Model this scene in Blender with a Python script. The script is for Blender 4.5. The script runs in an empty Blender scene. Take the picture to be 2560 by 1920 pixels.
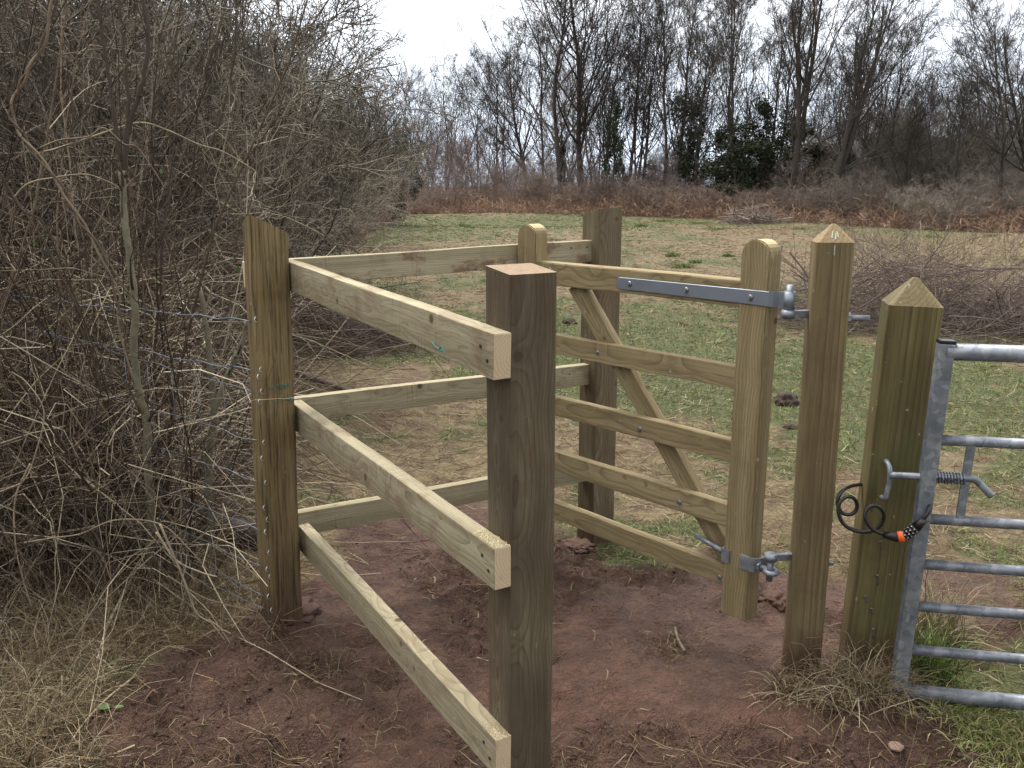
import bpy, bmesh, math
import numpy as np
from mathutils import Matrix, Vector
R = math.radians
sc = bpy.context.scene
col = sc.collection

# ------------------------------------------------------------------ camera, sky, sun, exposure
CAM_H, PITCH, FPX = 1.6, 13.0, 2170.0
cam = bpy.data.cameras.new("camera"); cam.sensor_width = 36.0; cam.lens = FPX / 2560 * 36
cam.clip_start = 0.05; cam.clip_end = 3000
camo = bpy.data.objects.new("camera", cam); col.objects.link(camo)
camo.location = (0, 0, CAM_H); camo.rotation_euler = (R(90 - PITCH), 0, 0); sc.camera = camo

SUN_EL, SUN_AZ = 64.0, 325.0           # azimuth clockwise from +Y: high, ahead and to the hedge side, behind thin cloud
world = bpy.data.worlds.new("World"); sc.world = world; world.use_nodes = True
wt = world.node_tree; wn = wt.nodes; wn.clear()
wout = wn.new("ShaderNodeOutputWorld"); wbg = wn.new("ShaderNodeBackground"); wbg.inputs[1].default_value = 0.088
sky = wn.new("ShaderNodeTexSky"); sky.sky_type = 'NISHITA'; sky.sun_disc = False
sky.sun_elevation = R(SUN_EL); sky.sun_rotation = R(SUN_AZ); sky.dust_density = 3.0; sky.ozone_density = 1.0
wtc = wn.new("ShaderNodeTexCoord"); wmap = wn.new("ShaderNodeMapping"); wmap.inputs['Scale'].default_value = (1.6, 1.6, 4.0)
wno = wn.new("ShaderNodeTexNoise"); wno.inputs['Scale'].default_value = 1.4; wno.inputs['Detail'].default_value = 5
wcr = wn.new("ShaderNodeValToRGB")
wcr.color_ramp.elements[0].position = 0.30; wcr.color_ramp.elements[0].color = (0.85, 0.85, 0.85, 1)
wcr.color_ramp.elements[1].position = 0.55; wcr.color_ramp.elements[1].color = (1, 1, 1, 1)
wmx = wn.new("ShaderNodeMix"); wmx.data_type = 'RGBA'   # bright cloud veil, a little thinner and bluer low down
wsep = wn.new("ShaderNodeSeparateXYZ"); wver = wn.new("ShaderNodeValToRGB"); wvs = wn.new("ShaderNodeVectorMath"); wvs.operation = 'SCALE'; wvs.inputs[3].default_value = 10.0
wver.color_ramp.elements[0].position = 0.02; wver.color_ramp.elements[0].color = (0.62, 0.71, 0.84, 1)
wver.color_ramp.elements[1].position = 0.32; wver.color_ramp.elements[1].color = (0.83, 0.815, 0.80, 1)
wl = wt.links.new
wl(wtc.outputs['Generated'], wsep.inputs[0]); wl(wsep.outputs[2], wver.inputs[0]); wl(wver.outputs[0], wvs.inputs[0]); wl(wvs.outputs[0], wmx.inputs[7])
wl(wtc.outputs['Generated'], wmap.inputs[0]); wl(wmap.outputs[0], wno.inputs['Vector']); wl(wno.outputs[0], wcr.inputs[0])
wl(wcr.outputs[0], wmx.inputs[0]); wl(sky.outputs[0], wmx.inputs[6]); wl(wmx.outputs[2], wbg.inputs[0]); wl(wbg.outputs[0], wout.inputs[0])

sun = bpy.data.lights.new("sun", 'SUN'); sun.energy = 2.3; sun.angle = R(18); sun.color = (1.0, 0.95, 0.87)
suno = bpy.data.objects.new("sun", sun); col.objects.link(suno)
_a = R(SUN_AZ); _e = R(SUN_EL)
_sd = Vector((math.sin(_a) * math.cos(_e), math.cos(_a) * math.cos(_e), math.sin(_e)))
suno.rotation_euler = _sd.to_track_quat('Z', 'Y').to_euler(); suno.location = _sd * 30
sc.view_settings.view_transform = 'Standard'; sc.view_settings.look = 'None'
sc.view_settings.exposure = 1.36; sc.view_settings.gamma = 1.0
sc.cycles.max_bounces = 3; sc.cycles.diffuse_bounces = 2; sc.cycles.glossy_bounces = 1
world.cycles.sampling_method = 'MANUAL'; world.cycles.sample_map_resolution = 128
sc.cycles.use_denoising = True; sc.cycles.use_adaptive_sampling = True; sc.cycles.adaptive_threshold = 0.02

# ------------------------------------------------------------------ pixel -> world (photo pixels, 2560 x 1920)
_c, _s = math.cos(R(PITCH)), math.sin(R(PITCH))
EYE = np.array([0, 0, CAM_H])
def ray(px, py):
    v = (py - 960) / FPX
    return np.array([(px - 1280) / FPX, _c - v * _s, -_s - v * _c])
def G(px, py, z=0.0):                       # on the ground (height z)
    r = ray(px, py); return EYE + r * ((z - CAM_H) / r[2])
def D(px, py, d):                           # at forward distance d
    r = ray(px, py); return EYE + r * (d / r[1])

# ------------------------------------------------------------------ node helpers
def new_mat(name):
    m = bpy.data.materials.new(name); m.use_nodes = True
    nt = m.node_tree; b = nt.nodes["Principled BSDF"]
    return m, nt, b
class N:
    def __init__(s, nt): s.nt = nt
    def node(s, t, **k):
        n = s.nt.nodes.new(t)
        for a, v in k.items(): setattr(n, a, v)
        return n
    def link(s, a, b): s.nt.links.new(a, b)
    def put(s, sock, v):
        if isinstance(v, bpy.types.NodeSocket): s.link(v, sock)
        else: sock.default_value = v
    def math(s, op, a, b=0.0, c=None, clamp=False):
        n = s.node("ShaderNodeMath", operation=op); n.use_clamp = clamp
        s.put(n.inputs[0], a); s.put(n.inputs[1], b)
        if c is not None: s.put(n.inputs[2], c)
        return n.outputs[0]
    def vmath(s, op, a, b=None, out=0):
        n = s.node("ShaderNodeVectorMath", operation=op); s.put(n.inputs[0], a)
        if b is not None: s.put(n.inputs[1], b)
        return n.outputs[out]
    def noise(s, vec, scale, detail=3, rough=0.55, dist=0.0):
        n = s.node("ShaderNodeTexNoise"); s.put(n.inputs['Vector'], vec); n.inputs['Scale'].default_value = scale
        n.inputs['Detail'].default_value = detail; n.inputs['Roughness'].default_value = rough; n.inputs['Distortion'].default_value = dist
        return n.outputs[0]
    def ramp(s, fac, stops):
        n = s.node("ShaderNodeValToRGB"); cr = n.color_ramp
        while len(cr.elements) < len(stops): cr.elements.new(0.5)
        for e, (p, c) in zip(cr.elements, stops):
            e.position = p; e.color = (*c, 1) if not isinstance(c, (int, float)) else (c, c, c, 1)
        s.put(n.inputs[0], fac); return n.outputs[0]
    def mix(s, fac, a, b, mode='MIX'):
        n = s.node("ShaderNodeMix", data_type='RGBA', blend_type=mode)
        s.put(n.inputs[0], fac); s.put(n.inputs[6], a if isinstance(a, bpy.types.NodeSocket) else (*a, 1))
        s.put(n.inputs[7], b if isinstance(b, bpy.types.NodeSocket) else (*b, 1)); return n.outputs[2]
    def smooth(s, v, a, b):
        n = s.node("ShaderNodeMapRange", interpolation_type='SMOOTHSTEP'); s.put(n.inputs[0], v)
        n.inputs[1].default_value = a; n.inputs[2].default_value = b; return n.outputs[0]
    def attr(s, name):
        n = s.node("ShaderNodeAttribute", attribute_name=name); return n.outputs['Fac']
    def bump(s, h, strength, dist, bsdf, prev=None):
        n = s.node("ShaderNodeBump"); n.inputs['Strength'].default_value = strength; n.inputs['Distance'].default_value = dist
        s.put(n.inputs['Height'], h)
        if prev is not None: s.link(prev, n.inputs['Normal'])
        if bsdf is not None: s.link(n.outputs[0], bsdf.inputs['Normal'])
        return n.outputs[0]

# ------------------------------------------------------------------ materials
def wood_mat(name, pale, mid, dark, end, ring=0.0075, contrast=0.5, weather=0.0, saw=0.0, knots=True, green=0.0, wobble=0.024, muddy_foot=False):
    """solid softwood: grain runs along local X; obj.color = (mud smear, tone, darkness)"""
    m, nt, b = new_mat(name); n = N(nt)
    tc = n.node("ShaderNodeTexCoord"); oi = n.node("ShaderNodeObjectInfo")
    seed = n.math('MULTIPLY', oi.outputs['Random'], 37.0)
    cs = n.node("ShaderNodeCombineXYZ"); n.put(cs.inputs[0], seed); n.put(cs.inputs[1], 0.0); n.put(cs.inputs[2], 0.0)
    p0 = tc.outputs['Object']; p = n.vmath('ADD', p0, cs.outputs[0])
    sep = n.node("ShaderNodeSeparateColor"); n.link(oi.outputs['Color'], sep.inputs[0])
    mudamt, tone, darkn = sep.outputs[0], sep.outputs[1], sep.outputs[2]
    # rings round a wandering pith
    q = n.vmath('MULTIPLY', p, (0.9, 9.0, 9.0))
    wob = n.noise(q, 1.0, 2)
    sx = n.node("ShaderNodeSeparateXYZ"); n.link(p0, sx.inputs[0])
    yy = n.math('ADD', sx.outputs[1], n.math('MULTIPLY_ADD', oi.outputs['Random'], 0.05, 0.015))
    zz = n.math('ADD', sx.outputs[2], n.math('MULTIPLY_ADD', oi.outputs['Random'], -0.05, 0.02))
    rad = n.math('SQRT', n.math('ADD', n.math('MULTIPLY', yy, yy), n.math('MULTIPLY', zz, zz)))
    rad = n.math('MULTIPLY_ADD', wob, wobble, rad)
    if knots:
        cell = (1 / 0.26, 1 / 0.085, 1 / 0.085)
        kp = n.vmath('MULTIPLY', p, cell)
        vo = n.node("ShaderNodeTexVoronoi", feature='F1'); n.link(kp, vo.inputs['Vector']); vo.inputs['Scale'].default_value = 1.0
        vo.inputs['Randomness'].default_value = 1.0
        df = n.vmath('MULTIPLY', n.vmath('SUBTRACT', kp, vo.outputs['Position']), (0.26, 0.085, 0.085))
        kd = n.vmath('LENGTH', df, out=1)
        rad = n.math('ADD', rad, n.math('DIVIDE', 0.00060, n.math('ADD', kd, 0.012)))
    ph = n.math('DIVIDE', rad, ring)
    fr = n.math('FRACT', ph)
    late = n.math('POWER', fr, 3.0)
    fine = n.noise(n.vmath('MULTIPLY', p, (5.0, 190.0, 190.0)), 1.0, 3, 0.6)
    bandn = n.noise(n.vmath('MULTIPLY', p, (0.7, 22.0, 22.0)), 1.0, 3, 0.6)
    blot = n.noise(p, 9.0, 4, 0.6)
    c = n.mix(n.smooth(bandn, 0.35, 0.68), pale, mid)
    c = n.mix(n.math('MULTIPLY', late, contrast), c, dark)
    c = n.mix(n.math('MULTIPLY', n.smooth(fine, 0.45, 0.72), 0.35 + 0.4 * weather), c, dark)
    c = n.mix(n.math('MULTIPLY', n.smooth(blot, 0.52, 0.72), 0.45), c, n.mix(0.5, dark, mid))
    if green: c = n.mix(n.math('MULTIPLY', n.smooth(n.noise(p, 4.0, 3), 0.45, 0.65), green), c, (0.11, 0.13, 0.045))
    if saw:
        wv = n.noise(n.vmath('MULTIPLY', p, (230.0, 3.0, 3.0)), 1.0, 2, 0.5)
        wm = n.smooth(n.noise(p, 5.0, 2), 0.48, 0.66)
        c = n.mix(n.math('MULTIPLY', n.math('MULTIPLY', n.smooth(wv, 0.56, 0.68), wm), saw), c, (0.045, 0.035, 0.022))
    if knots:
        kn = n.smooth(kd, 0.016, 0.009); halo = n.math('MULTIPLY', n.smooth(kd, 0.034, 0.014), 0.45)
        c = n.mix(halo, c, mid); c = n.mix(n.math('MULTIPLY', kn, 0.85), c, (0.065, 0.038, 0.018))
    # tone, mud smears, splashes
    c = n.mix(n.math('MULTIPLY', tone, 0.55), c, (0.17, 0.115, 0.06))
    mud = n.math('MULTIPLY', n.smooth(n.noise(n.vmath('MULTIPLY', p, (1, 1, 1.6)), 7.0, 5, 0.65), 0.50, 0.64), mudamt)
    c = n.mix(n.math('MULTIPLY', mud, 0.8), c, (0.115, 0.052, 0.032))
    dk = n.math('MULTIPLY', n.smooth(n.noise(n.vmath('MULTIPLY', p, (2.0, 6.0, 6.0)), 1.0, 4, 0.6), 0.30, 0.62), darkn)
    c = n.mix(dk, c, (0.045, 0.032, 0.020))
    sp = n.smooth(n.noise(p, 34.0, 2, 0.4), 0.74, 0.80)
    c = n.mix(n.math('MULTIPLY', sp, 0.55), c, (0.40, 0.42, 0.36))
    if muddy_foot:
        ft = n.smooth(n.math('MULTIPLY_ADD', n.noise(p, 11.0, 4, 0.6), -0.22, n.math('ADD', sx.outputs[0], 0.02)), 0.16, -0.05)
        c = n.mix(n.math('MULTIPLY', ft, 0.85), c, (0.070, 0.038, 0.026))
    # freshly cut end grain
    nx = n.node("ShaderNodeSeparateXYZ"); n.link(tc.outputs['Normal'], nx.inputs[0])
    isend = n.smooth(n.math('ABSOLUTE', nx.outputs[0]), 0.55, 0.85)
    ec = n.mix(n.math('MULTIPLY', late, 0.35), end, mid)
    ec = n.mix(n.math('MULTIPLY', n.smooth(n.noise(p, 24.0, 3), 0.5, 0.7), 0.4), ec, mid)
    c = n.mix(n.math('MULTIPLY', isend, n.math('SUBTRACT', 1.0, n.math('MULTIPLY', tone, 0.6))), c, ec)
    n.link(c, b.inputs['Base Color'])
    n.put(b.inputs['Roughness'], n.math('MULTIPLY_ADD', fine, 0.2, 0.68)); b.inputs['Specular IOR Level'].default_value = 0.25
    hgt = n.math('ADD', n.math('MULTIPLY', fine, 1.0 + 2.5 * weather), n.math('MULTIPLY', late, -0.4))
    if weather:
        crack = n.noise(n.vmath('MULTIPLY', p, (3.0, 75.0, 75.0)), 1.0, 4, 0.7)
        hgt = n.math('ADD', hgt, n.math('MULTIPLY', n.smooth(crack, 0.50, 0.62), -3.0 * weather))
        c2 = n.mix(n.math('MULTIPLY', n.smooth(crack, 0.53, 0.63), 0.75 * weather), c, (0.035, 0.024, 0.014))
        n.link(c2, b.inputs['Base Color'])
    n.bump(hgt, 0.55, 0.0016, b)
    return m

WOOD_RAIL = wood_mat("rail_pine", (0.36, 0.325, 0.222), (0.25, 0.217, 0.140), (0.110, 0.088, 0.054), (0.54, 0.42, 0.29), saw=0.75)
WOOD_GATE = wood_mat("gate_pine", (0.315, 0.258, 0.148), (0.225, 0.176, 0.094), (0.090, 0.064, 0.031), (0.46, 0.36, 0.21), ring=0.010, contrast=0.6)
WOOD_POST = wood_mat("post_treated", (0.195, 0.165, 0.108), (0.140, 0.114, 0.072), (0.050, 0.038, 0.024), (0.25, 0.18, 0.12), contrast=0.7, wobble=0.014, weather=0.25, muddy_foot=True)
WOOD_HINGE = wood_mat("hinge_post_pine", (0.215, 0.172, 0.092), (0.158, 0.121, 0.062), (0.060, 0.043, 0.020), (0.30, 0.21, 0.12), ring=0.012, contrast=0.6, knots=False, wobble=0.010, weather=0.22, muddy_foot=True)
WOOD_GREEN = wood_mat("gatepost_mossy", (0.165, 0.142, 0.062), (0.118, 0.096, 0.038), (0.045, 0.037, 0.014), (0.185, 0.145, 0.098), ring=0.011, contrast=0.75, green=0.5, knots=False, wobble=0.009, weather=0.22, muddy_foot=True)
WOOD_OLD = wood_mat("weathered_post", (0.25, 0.195, 0.096), (0.18, 0.130, 0.060), (0.065, 0.043, 0.020), (0.36, 0.29, 0.17), contrast=0.35, weather=1.0, knots=False, muddy_foot=True)

def galv():
    m, nt, b = new_mat("galvanised_steel"); n = N(nt)
    tc = n.node("ShaderNodeTexCoord"); p = tc.outputs['Object']
    vo = n.node("ShaderNodeTexVoronoi"); n.link(p, vo.inputs['Vector']); vo.inputs['Scale'].default_value = 55
    sp = n.node("ShaderNodeSeparateColor"); n.link(vo.outputs['Color'], sp.inputs[0])
    k = n.math('ADD', n.math('MULTIPLY', sp.outputs[0], 0.35), n.noise(p, 16, 4))
    c = n.ramp(k, [(0.30, (0.11, 0.127, 0.152)), (0.65, (0.20, 0.222, 0.26)), (1.0, (0.34, 0.365, 0.41))])
    rust = n.smooth(n.noise(p, 6.5, 5, 0.7), 0.685, 0.72)
    c = n.mix(n.math('MULTIPLY', rust, 0.7), c, (0.22, 0.09, 0.04))
    n.link(c, b.inputs['Base Color']); b.inputs['Metallic'].default_value = 0.55
    n.put(b.inputs['Roughness'], n.math('MULTIPLY_ADD', sp.outputs[1], 0.2, 0.40))
    n.bump(n.noise(p, 90, 2), 0.15, 0.001, b)
    return m
GALV = galv()
def plain(name, colr, rough=0.6, metal=0.0, var=0.25, scale=30.0):
    m, nt, b = new_mat(name); n = N(nt)
    tc = n.node("ShaderNodeTexCoord")
    c = n.mix(n.math('MULTIPLY', n.noise(tc.outputs['Object'], scale, 3), var * 2), colr, tuple(x * 0.45 for x in colr))
    n.link(c, b.inputs['Base Color']); b.inputs['Roughness'].default_value = rough; b.inputs['Metallic'].default_value = metal
    return m
STRAP = plain("blue_grey_strap_steel", (0.25, 0.285, 0.345), 0.42, 0.55, 0.3, 14)
BOLT = plain("bolt_steel", (0.30, 0.32, 0.34), 0.35, 0.8, 0.2)
DARKMETAL = plain("dark_nail", (0.05, 0.055, 0.06), 0.5, 0.6)
WIRE = plain("fence_wire", (0.15, 0.165, 0.19), 0.45, 0.6)
BRIGHT = plain("bright_staple", (0.62, 0.68, 0.72), 0.3, 0.7)
BLACK = plain("black_rubber", (0.012, 0.012, 0.014), 0.35, 0.0, 0.2)
ORANGE = plain("orange_plastic", (0.85, 0.13, 0.02), 0.4, 0.0, 0.1)
WHITE = plain("white_print", (0.6, 0.6, 0.6), 0.6)
TEAL = plain("teal_chalk", (0.10, 0.30, 0.25), 0.9, 0.0, 0.5, 200)
PALECHALK = plain("pale_chalk", (0.42, 0.50, 0.40), 0.9, 0, 0.4, 150)
CLAY = plain("dark_pipe", (0.035, 0.024, 0.024), 0.7)
STONE = plain("pale_stone", (0.24, 0.16, 0.12), 0.9, 0, 0.4, 60)
SAWDUST = plain("sawdust", (0.55, 0.46, 0.26), 0.95, 0, 0.2, 100)

def twig_mat(name, stops, rough=0.85):
    """bark colour by kind of stem (per-stem 'tint' attribute) with fine mottling"""
    m, nt, b = new_mat(name); n = N(nt)
    tc = n.node("ShaderNodeTexCoord")
    c = n.ramp(n.attr("tint"), stops)
    c = n.mix(n.math('MULTIPLY', n.smooth(n.noise(tc.outputs['Object'], 25, 3), 0.4, 0.7), 0.4), c, (0.05, 0.042, 0.033))
    n.link(c, b.inputs['Base Color']); b.inputs['Roughness'].default_value = rough; b.inputs['Specular IOR Level'].default_value = 0.2
    return m
CANE = twig_mat("bramble_cane", [(0.0, (0.026, 0.020, 0.015)), (0.3, (0.068, 0.050, 0.035)), (0.55, (0.15, 0.115, 0.08)), (0.8, (0.34, 0.285, 0.205)), (1.0, (0.50, 0.44, 0.335))])
SHRUB = twig_mat("scrub_bark", [(0.0, (0.036, 0.030, 0.023)), (0.4, (0.075, 0.063, 0.049)), (0.75, (0.145, 0.126, 0.098)), (1.0, (0.29, 0.26, 0.205))])
GREYSCRUB = twig_mat("grey_scrub_bark", [(0.0, (0.12, 0.10, 0.085)), (0.5, (0.21, 0.18, 0.15)), (1.0, (0.33, 0.295, 0.25))])
PURPLE = twig_mat("young_birch_bark", [(0.0, (0.10, 0.072, 0.066)), (0.5, (0.18, 0.135, 0.12)), (1.0, (0.27, 0.22, 0.19))])
BARK = twig_mat("tree_bark", [(0.0, (0.028, 0.024, 0.021)), (0.5, (0.060, 0.051, 0.044)), (1.0, (0.12, 0.105, 0.09))])
SAPBARK = twig_mat("sapling_bark", [(0.0, (0.05, 0.040, 0.032)), (0.5, (0.105, 0.092, 0.068)), (1.0, (0.18, 0.168, 0.118))])
BRACKEN = twig_mat("dead_bracken", [(0.0, (0.15, 0.090, 0.068)), (0.5, (0.27, 0.17, 0.122)), (1.0, (0.42, 0.30, 0.20))])
BRASH = twig_mat("cut_brash_bark", [(0.0, (0.055, 0.040, 0.038)), (0.5, (0.12, 0.088, 0.080)), (1.0, (0.23, 0.19, 0.165))])
STRAW = twig_mat("dead_grass", [(0.0, (0.048, 0.028, 0.017)), (0.45, (0.155, 0.110, 0.062)), (1.0, (0.37, 0.32, 0.215))])
LEAF = twig_mat("evergreen_leaf", [(0.0, (0.010, 0.016, 0.008)), (0.6, (0.022, 0.034, 0.015)), (1.0, (0.06, 0.08, 0.032))], 0.5)
GRASS = twig_mat("grass_blade", [(0.0, (0.055, 0.090, 0.024)), (0.5, (0.125, 0.185, 0.048)), (0.75, (0.20, 0.235, 0.07)), (1.0, (0.38, 0.34, 0.165))], 0.7)
BRIGHTLEAF = twig_mat("young_leaf", [(0.0, (0.06, 0.12, 0.03)), (1.0, (0.16, 0.26, 0.07))], 0.5)
MOLE = plain("molehill_soil", (0.042, 0.025, 0.019), 0.95, 0, 0.4, 60)
SOIL = plain("dug_soil", (0.080, 0.041, 0.029), 0.95, 0, 0.4, 40)

# ------------------------------------------------------------------ mesh helpers
def link(name, me, mat, parent=None, world_m=None):
    o = bpy.data.objects.new(name, me); col.objects.link(o)
    if mat is not None and not me.materials: me.materials.append(mat)
    M = world_m if world_m is not None else Matrix.Identity(4)
    if parent is not None:
        o.parent = parent; o.matrix_basis = wmat(parent).inverted() @ M
    else: o.matrix_basis = M
    return o
def wmat(o):
    M = o.matrix_basis.copy()
    while o.parent is not None: o = o.parent; M = o.matrix_basis @ M
    return M
def tag(o, label=None, cat=None, group=None, kind=None):
    if label: o['label'] = label
    if cat: o['category'] = cat
    if group: o['group'] = group
    if kind: o['kind'] = kind
    return o
def empty(name, loc, label, cat, group=None, rz=0.0):
    o = bpy.data.objects.new(name, None); col.objects.link(o); o.empty_display_size = 0.1
    o.matrix_basis = Matrix.Translation(Vector(loc)) @ Matrix.Rotation(rz, 4, 'Z')
    return tag(o, label, cat, group)
def copy_tree(o, M, label=None, group=None):
    c = o.copy(); col.objects.link(c); c.matrix_basis = M
    if label: c['label'] = label
    if group: c['group'] = group
    for ch in list(o.children):
        d = ch.copy(); col.objects.link(d); d.parent = c
    return c
def poly_mesh(name, V, F, smooth=False, tint=None):
    """V (n,3); F (m,k) equal-sized faces"""
    V = np.ascontiguousarray(V, np.float32); F = np.ascontiguousarray(F, np.int32)
    me = bpy.data.meshes.new(name); m, k = F.shape
    me.vertices.add(len(V)); me.vertices.foreach_set("co", V.ravel())
    me.loops.add(m * k); me.loops.foreach_set("vertex_index", F.ravel())
    me.polygons.add(m); me.polygons.foreach_set("loop_start", np.arange(0, m * k, k, dtype=np.int32))
    try: me.polygons.foreach_set("loop_total", np.full(m, k, np.int32))
    except Exception: pass
    if smooth: me.polygons.foreach_set("use_smooth", np.ones(m, bool))
    if tint is not None:
        a = me.attributes.new("tint", 'FLOAT', 'POINT'); a.data.foreach_set("value", np.ascontiguousarray(tint, np.float32))
    me.update(calc_edges=True); return me
def nrm(v): return v / np.maximum(np.linalg.norm(v, axis=-1, keepdims=True), 1e-9)
def tubes(P, Rr, tint, sides=3, rng=None):
    """P (n,k,3), Rr (n,k), tint (n,) -> V, F(quads), T"""
    n, k, _ = P.shape
    T = np.empty_like(P); T[:, 1:-1] = P[:, 2:] - P[:, :-2]; T[:, 0] = P[:, 1] - P[:, 0]; T[:, -1] = P[:, -1] - P[:, -2]
    T = nrm(T); mean = nrm(P[:, -1] - P[:, 0] + 1e-6)
    ref = np.where(np.abs(mean[:, 2:3]) > 0.8, np.array([[1.0, 0.1, 0]]), np.array([[0, 0.1, 1.0]]))
    A = nrm(np.cross(T, ref[:, None, :])); B = np.cross(T, A)
    th = np.linspace(0, 2 * np.pi, sides, endpoint=False)
    V = P[:, :, None, :] + Rr[:, :, None, None] * (np.cos(th)[None, None, :, None] * A[:, :, None, :] + np.sin(th)[None, None, :, None] * B[:, :, None, :])
    idx = np.arange(n * k * sides).reshape(n, k, sides)
    a = idx[:, :-1, :]; b = idx[:, 1:, :]
    F = np.stack([a, np.roll(a, -1, 2), np.roll(b, -1, 2), b], -1).reshape(-1, 4)
    return V.reshape(-1, 3), F, np.repeat(tint, k * sides)
def ribbons(P, W, tint, rng):
    """flat tapering strips, P (n,k,3), W (n,k)"""
    n, k, _ = P.shape
    d = nrm(P[:, -1] - P[:, 0] + 1e-6); s = nrm(np.cross(d, nrm(rng.normal(size=(n, 3)))))
    V = np.stack([P - s[:, None] * W[..., None] * 0.5, P + s[:, None] * W[..., None] * 0.5], 2)
    idx = np.arange(n * k * 2).reshape(n, k, 2)
    F = np.stack([idx[:, :-1, 0], idx[:, :-1, 1], idx[:, 1:, 1], idx[:, 1:, 0]], -1).reshape(-1, 4)
    return V.reshape(-1, 3), F, np.repeat(tint, k * 2)
def join(sets):
    Vs, Fs, Ts = [], [], []; o = 0
    for V, F, T in sets: Vs.append(V); Fs.append(F + o); Ts.append(T); o += len(V)
    return np.concatenate(Vs), np.concatenate(Fs), np.concatenate(Ts)
def tube_mesh(name, sets, sides=3, smooth=True):
    V, F, T = join([tubes(P, r, t, sides) for P, r, t in sets]); return poly_mesh(name, V, F, smooth, T)
def paths(rng, start, dirn, length, K, wig, trop, droop=0.0):
    """wandering polylines; trop>0 bends up, droop bends down towards the tip"""
    n = len(start); P = np.empty((n, K, 3)); P[:, 0] = start; d = nrm(dirn.copy()); st = (length / (K - 1))[:, None]
    up = np.array([0, 0, 1.0])
    for i in range(1, K):
        d = nrm(d + rng.normal(size=(n, 3)) * wig + up * (trop - droop * i / K)); P[:, i] = P[:, i - 1] + d * st
    return P
def spline(pts, K):
    """Catmull-Rom resample of a few points"""
    p = np.asarray(pts, float); n = len(p); q = np.vstack([2 * p[0] - p[1], p, 2 * p[-1] - p[-2]])
    out = []
    for t in np.linspace(0, n - 1, K):
        i = min(int(t), n - 2); u = t - i; a, b, c, d = q[i:i + 4]
        out.append(0.5 * ((2 * b) + (c - a) * u + (2 * a - 5 * b + 4 * c - d) * u * u + (3 * b - a - 3 * c + d) * u ** 3))
    return np.array(out)
def wire_mesh(name, pts, r0, r1=None, K=24, sides=8, tint=0.5, raw=False, jitter=0):
    P = (np.asarray(pts, float) if raw else spline(pts, K))[None]
    r = np.linspace(r0, r0 if r1 is None else r1, P.shape[1])[None]
    V, F, T = tubes(P, r, np.array([tint]), sides)
    me = poly_mesh(name, V, F, True, T)
    bm = bmesh.new(); bm.from_mesh(me)                      # close the ends
    be = [e for e in bm.edges if e.is_boundary]; bmesh.ops.holes_fill(bm, edges=be, sides=0); bm.to_mesh(me); bm.free(); return me
def branch_on(rng, P, Rr, m, tmin, tmax, ang, lenf, K, wig, trop, rf, rtip, tint, tv=0.15, minlen=0.05):
    """m children spread over parents P"""
    n, k, _ = P.shape; pi = rng.integers(0, n, m); t = tmin + (tmax - tmin) * rng.random(m) ** 0.9
    f = t * (k - 1); i = np.minimum(f.astype(int), k - 2); u = (f - i)[:, None]
    S = P[pi, i] * (1 - u) + P[pi, i + 1] * u; T = nrm(P[pi, i + 1] - P[pi, i])
    side = nrm(np.cross(T, nrm(rng.normal(size=(m, 3)))))
    a = np.radians(ang[0] + (ang[1] - ang[0]) * rng.random(m))[:, None]
    d = T * np.cos(a) + side * np.sin(a)
    plen = np.linalg.norm(np.diff(P, axis=1), axis=2).sum(1)[pi]
    L = np.maximum(plen * lenf * (1.15 - 0.75 * t) * (0.6 + 0.8 * rng.random(m)), minlen)
    r = Rr[pi, i] * (1 - u[:, 0]) + Rr[pi, i + 1] * u[:, 0]
    Q = paths(rng, S, d, L, K, wig, trop)
    r0 = np.maximum(r * rf, rtip * 1.2)
    RR = r0[:, None] + (rtip - r0)[:, None] * np.linspace(0, 1, K)[None]
    return Q, RR, np.clip(tint[pi] + rng.normal(size=m) * tv, 0, 1)

def bm_obj(name, bm, mat, parent=None, M=None, smooth=False):
    me = bpy.data.meshes.new(name); bm.to_mesh(me); bm.free()
    if smooth:
        for p in me.polygons: p.use_smooth = True
    return link(name, me, mat, parent, M)
def frame(origin, x, z):
    x = Vector(x).normalized(); z = Vector(z); y = z.cross(x).normalized(); z = x.cross(y).normalized()
    return Matrix(((x.x, y.x, z.x, origin[0]), (x.y, y.y, z.y, origin[1]), (x.z, y.z, z.z, origin[2]), (0, 0, 0, 1)))
def box_bm(L, t, h, bev=0.003, cuts=10, rough=0.0008, seed=0, x0=0.0):
    """timber x0..L along X, t in Y, h in Z, softened and slightly uneven"""
    rng = np.random.default_rng(seed); bm = bmesh.new()
    bmesh.ops.create_cube(bm, size=1.0)
    for v in bm.verts: v.co = Vector((x0 + (v.co.x + 0.5) * (L - x0), v.co.y * t, v.co.z * h))
    bmesh.ops.bevel(bm, geom=bm.edges[:] , offset=bev, segments=2, affect='EDGES', profile=0.6)
    if cuts:
        for i in range(1, cuts):
            x = x0 + (L - x0) * i / cuts
            bmesh.ops.bisect_plane(bm, geom=bm.verts[:] + bm.edges[:] + bm.faces[:], plane_co=(x, 0, 0), plane_no=(1, 0, 0))
        ph = rng.random(4) * 6
        for v in bm.verts:
            w = math.sin(v.co.x * 5 + ph[0]) * 0.5 + math.sin(v.co.x * 13 + ph[1]) * 0.3
            v.co.y += rough * 1.5 * w; v.co.z += rough * 1.5 * (math.sin(v.co.x * 7 + ph[2]))
            v.co += Vector(rng.normal(size=3) * rough * 0.4)
    return bm
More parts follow.
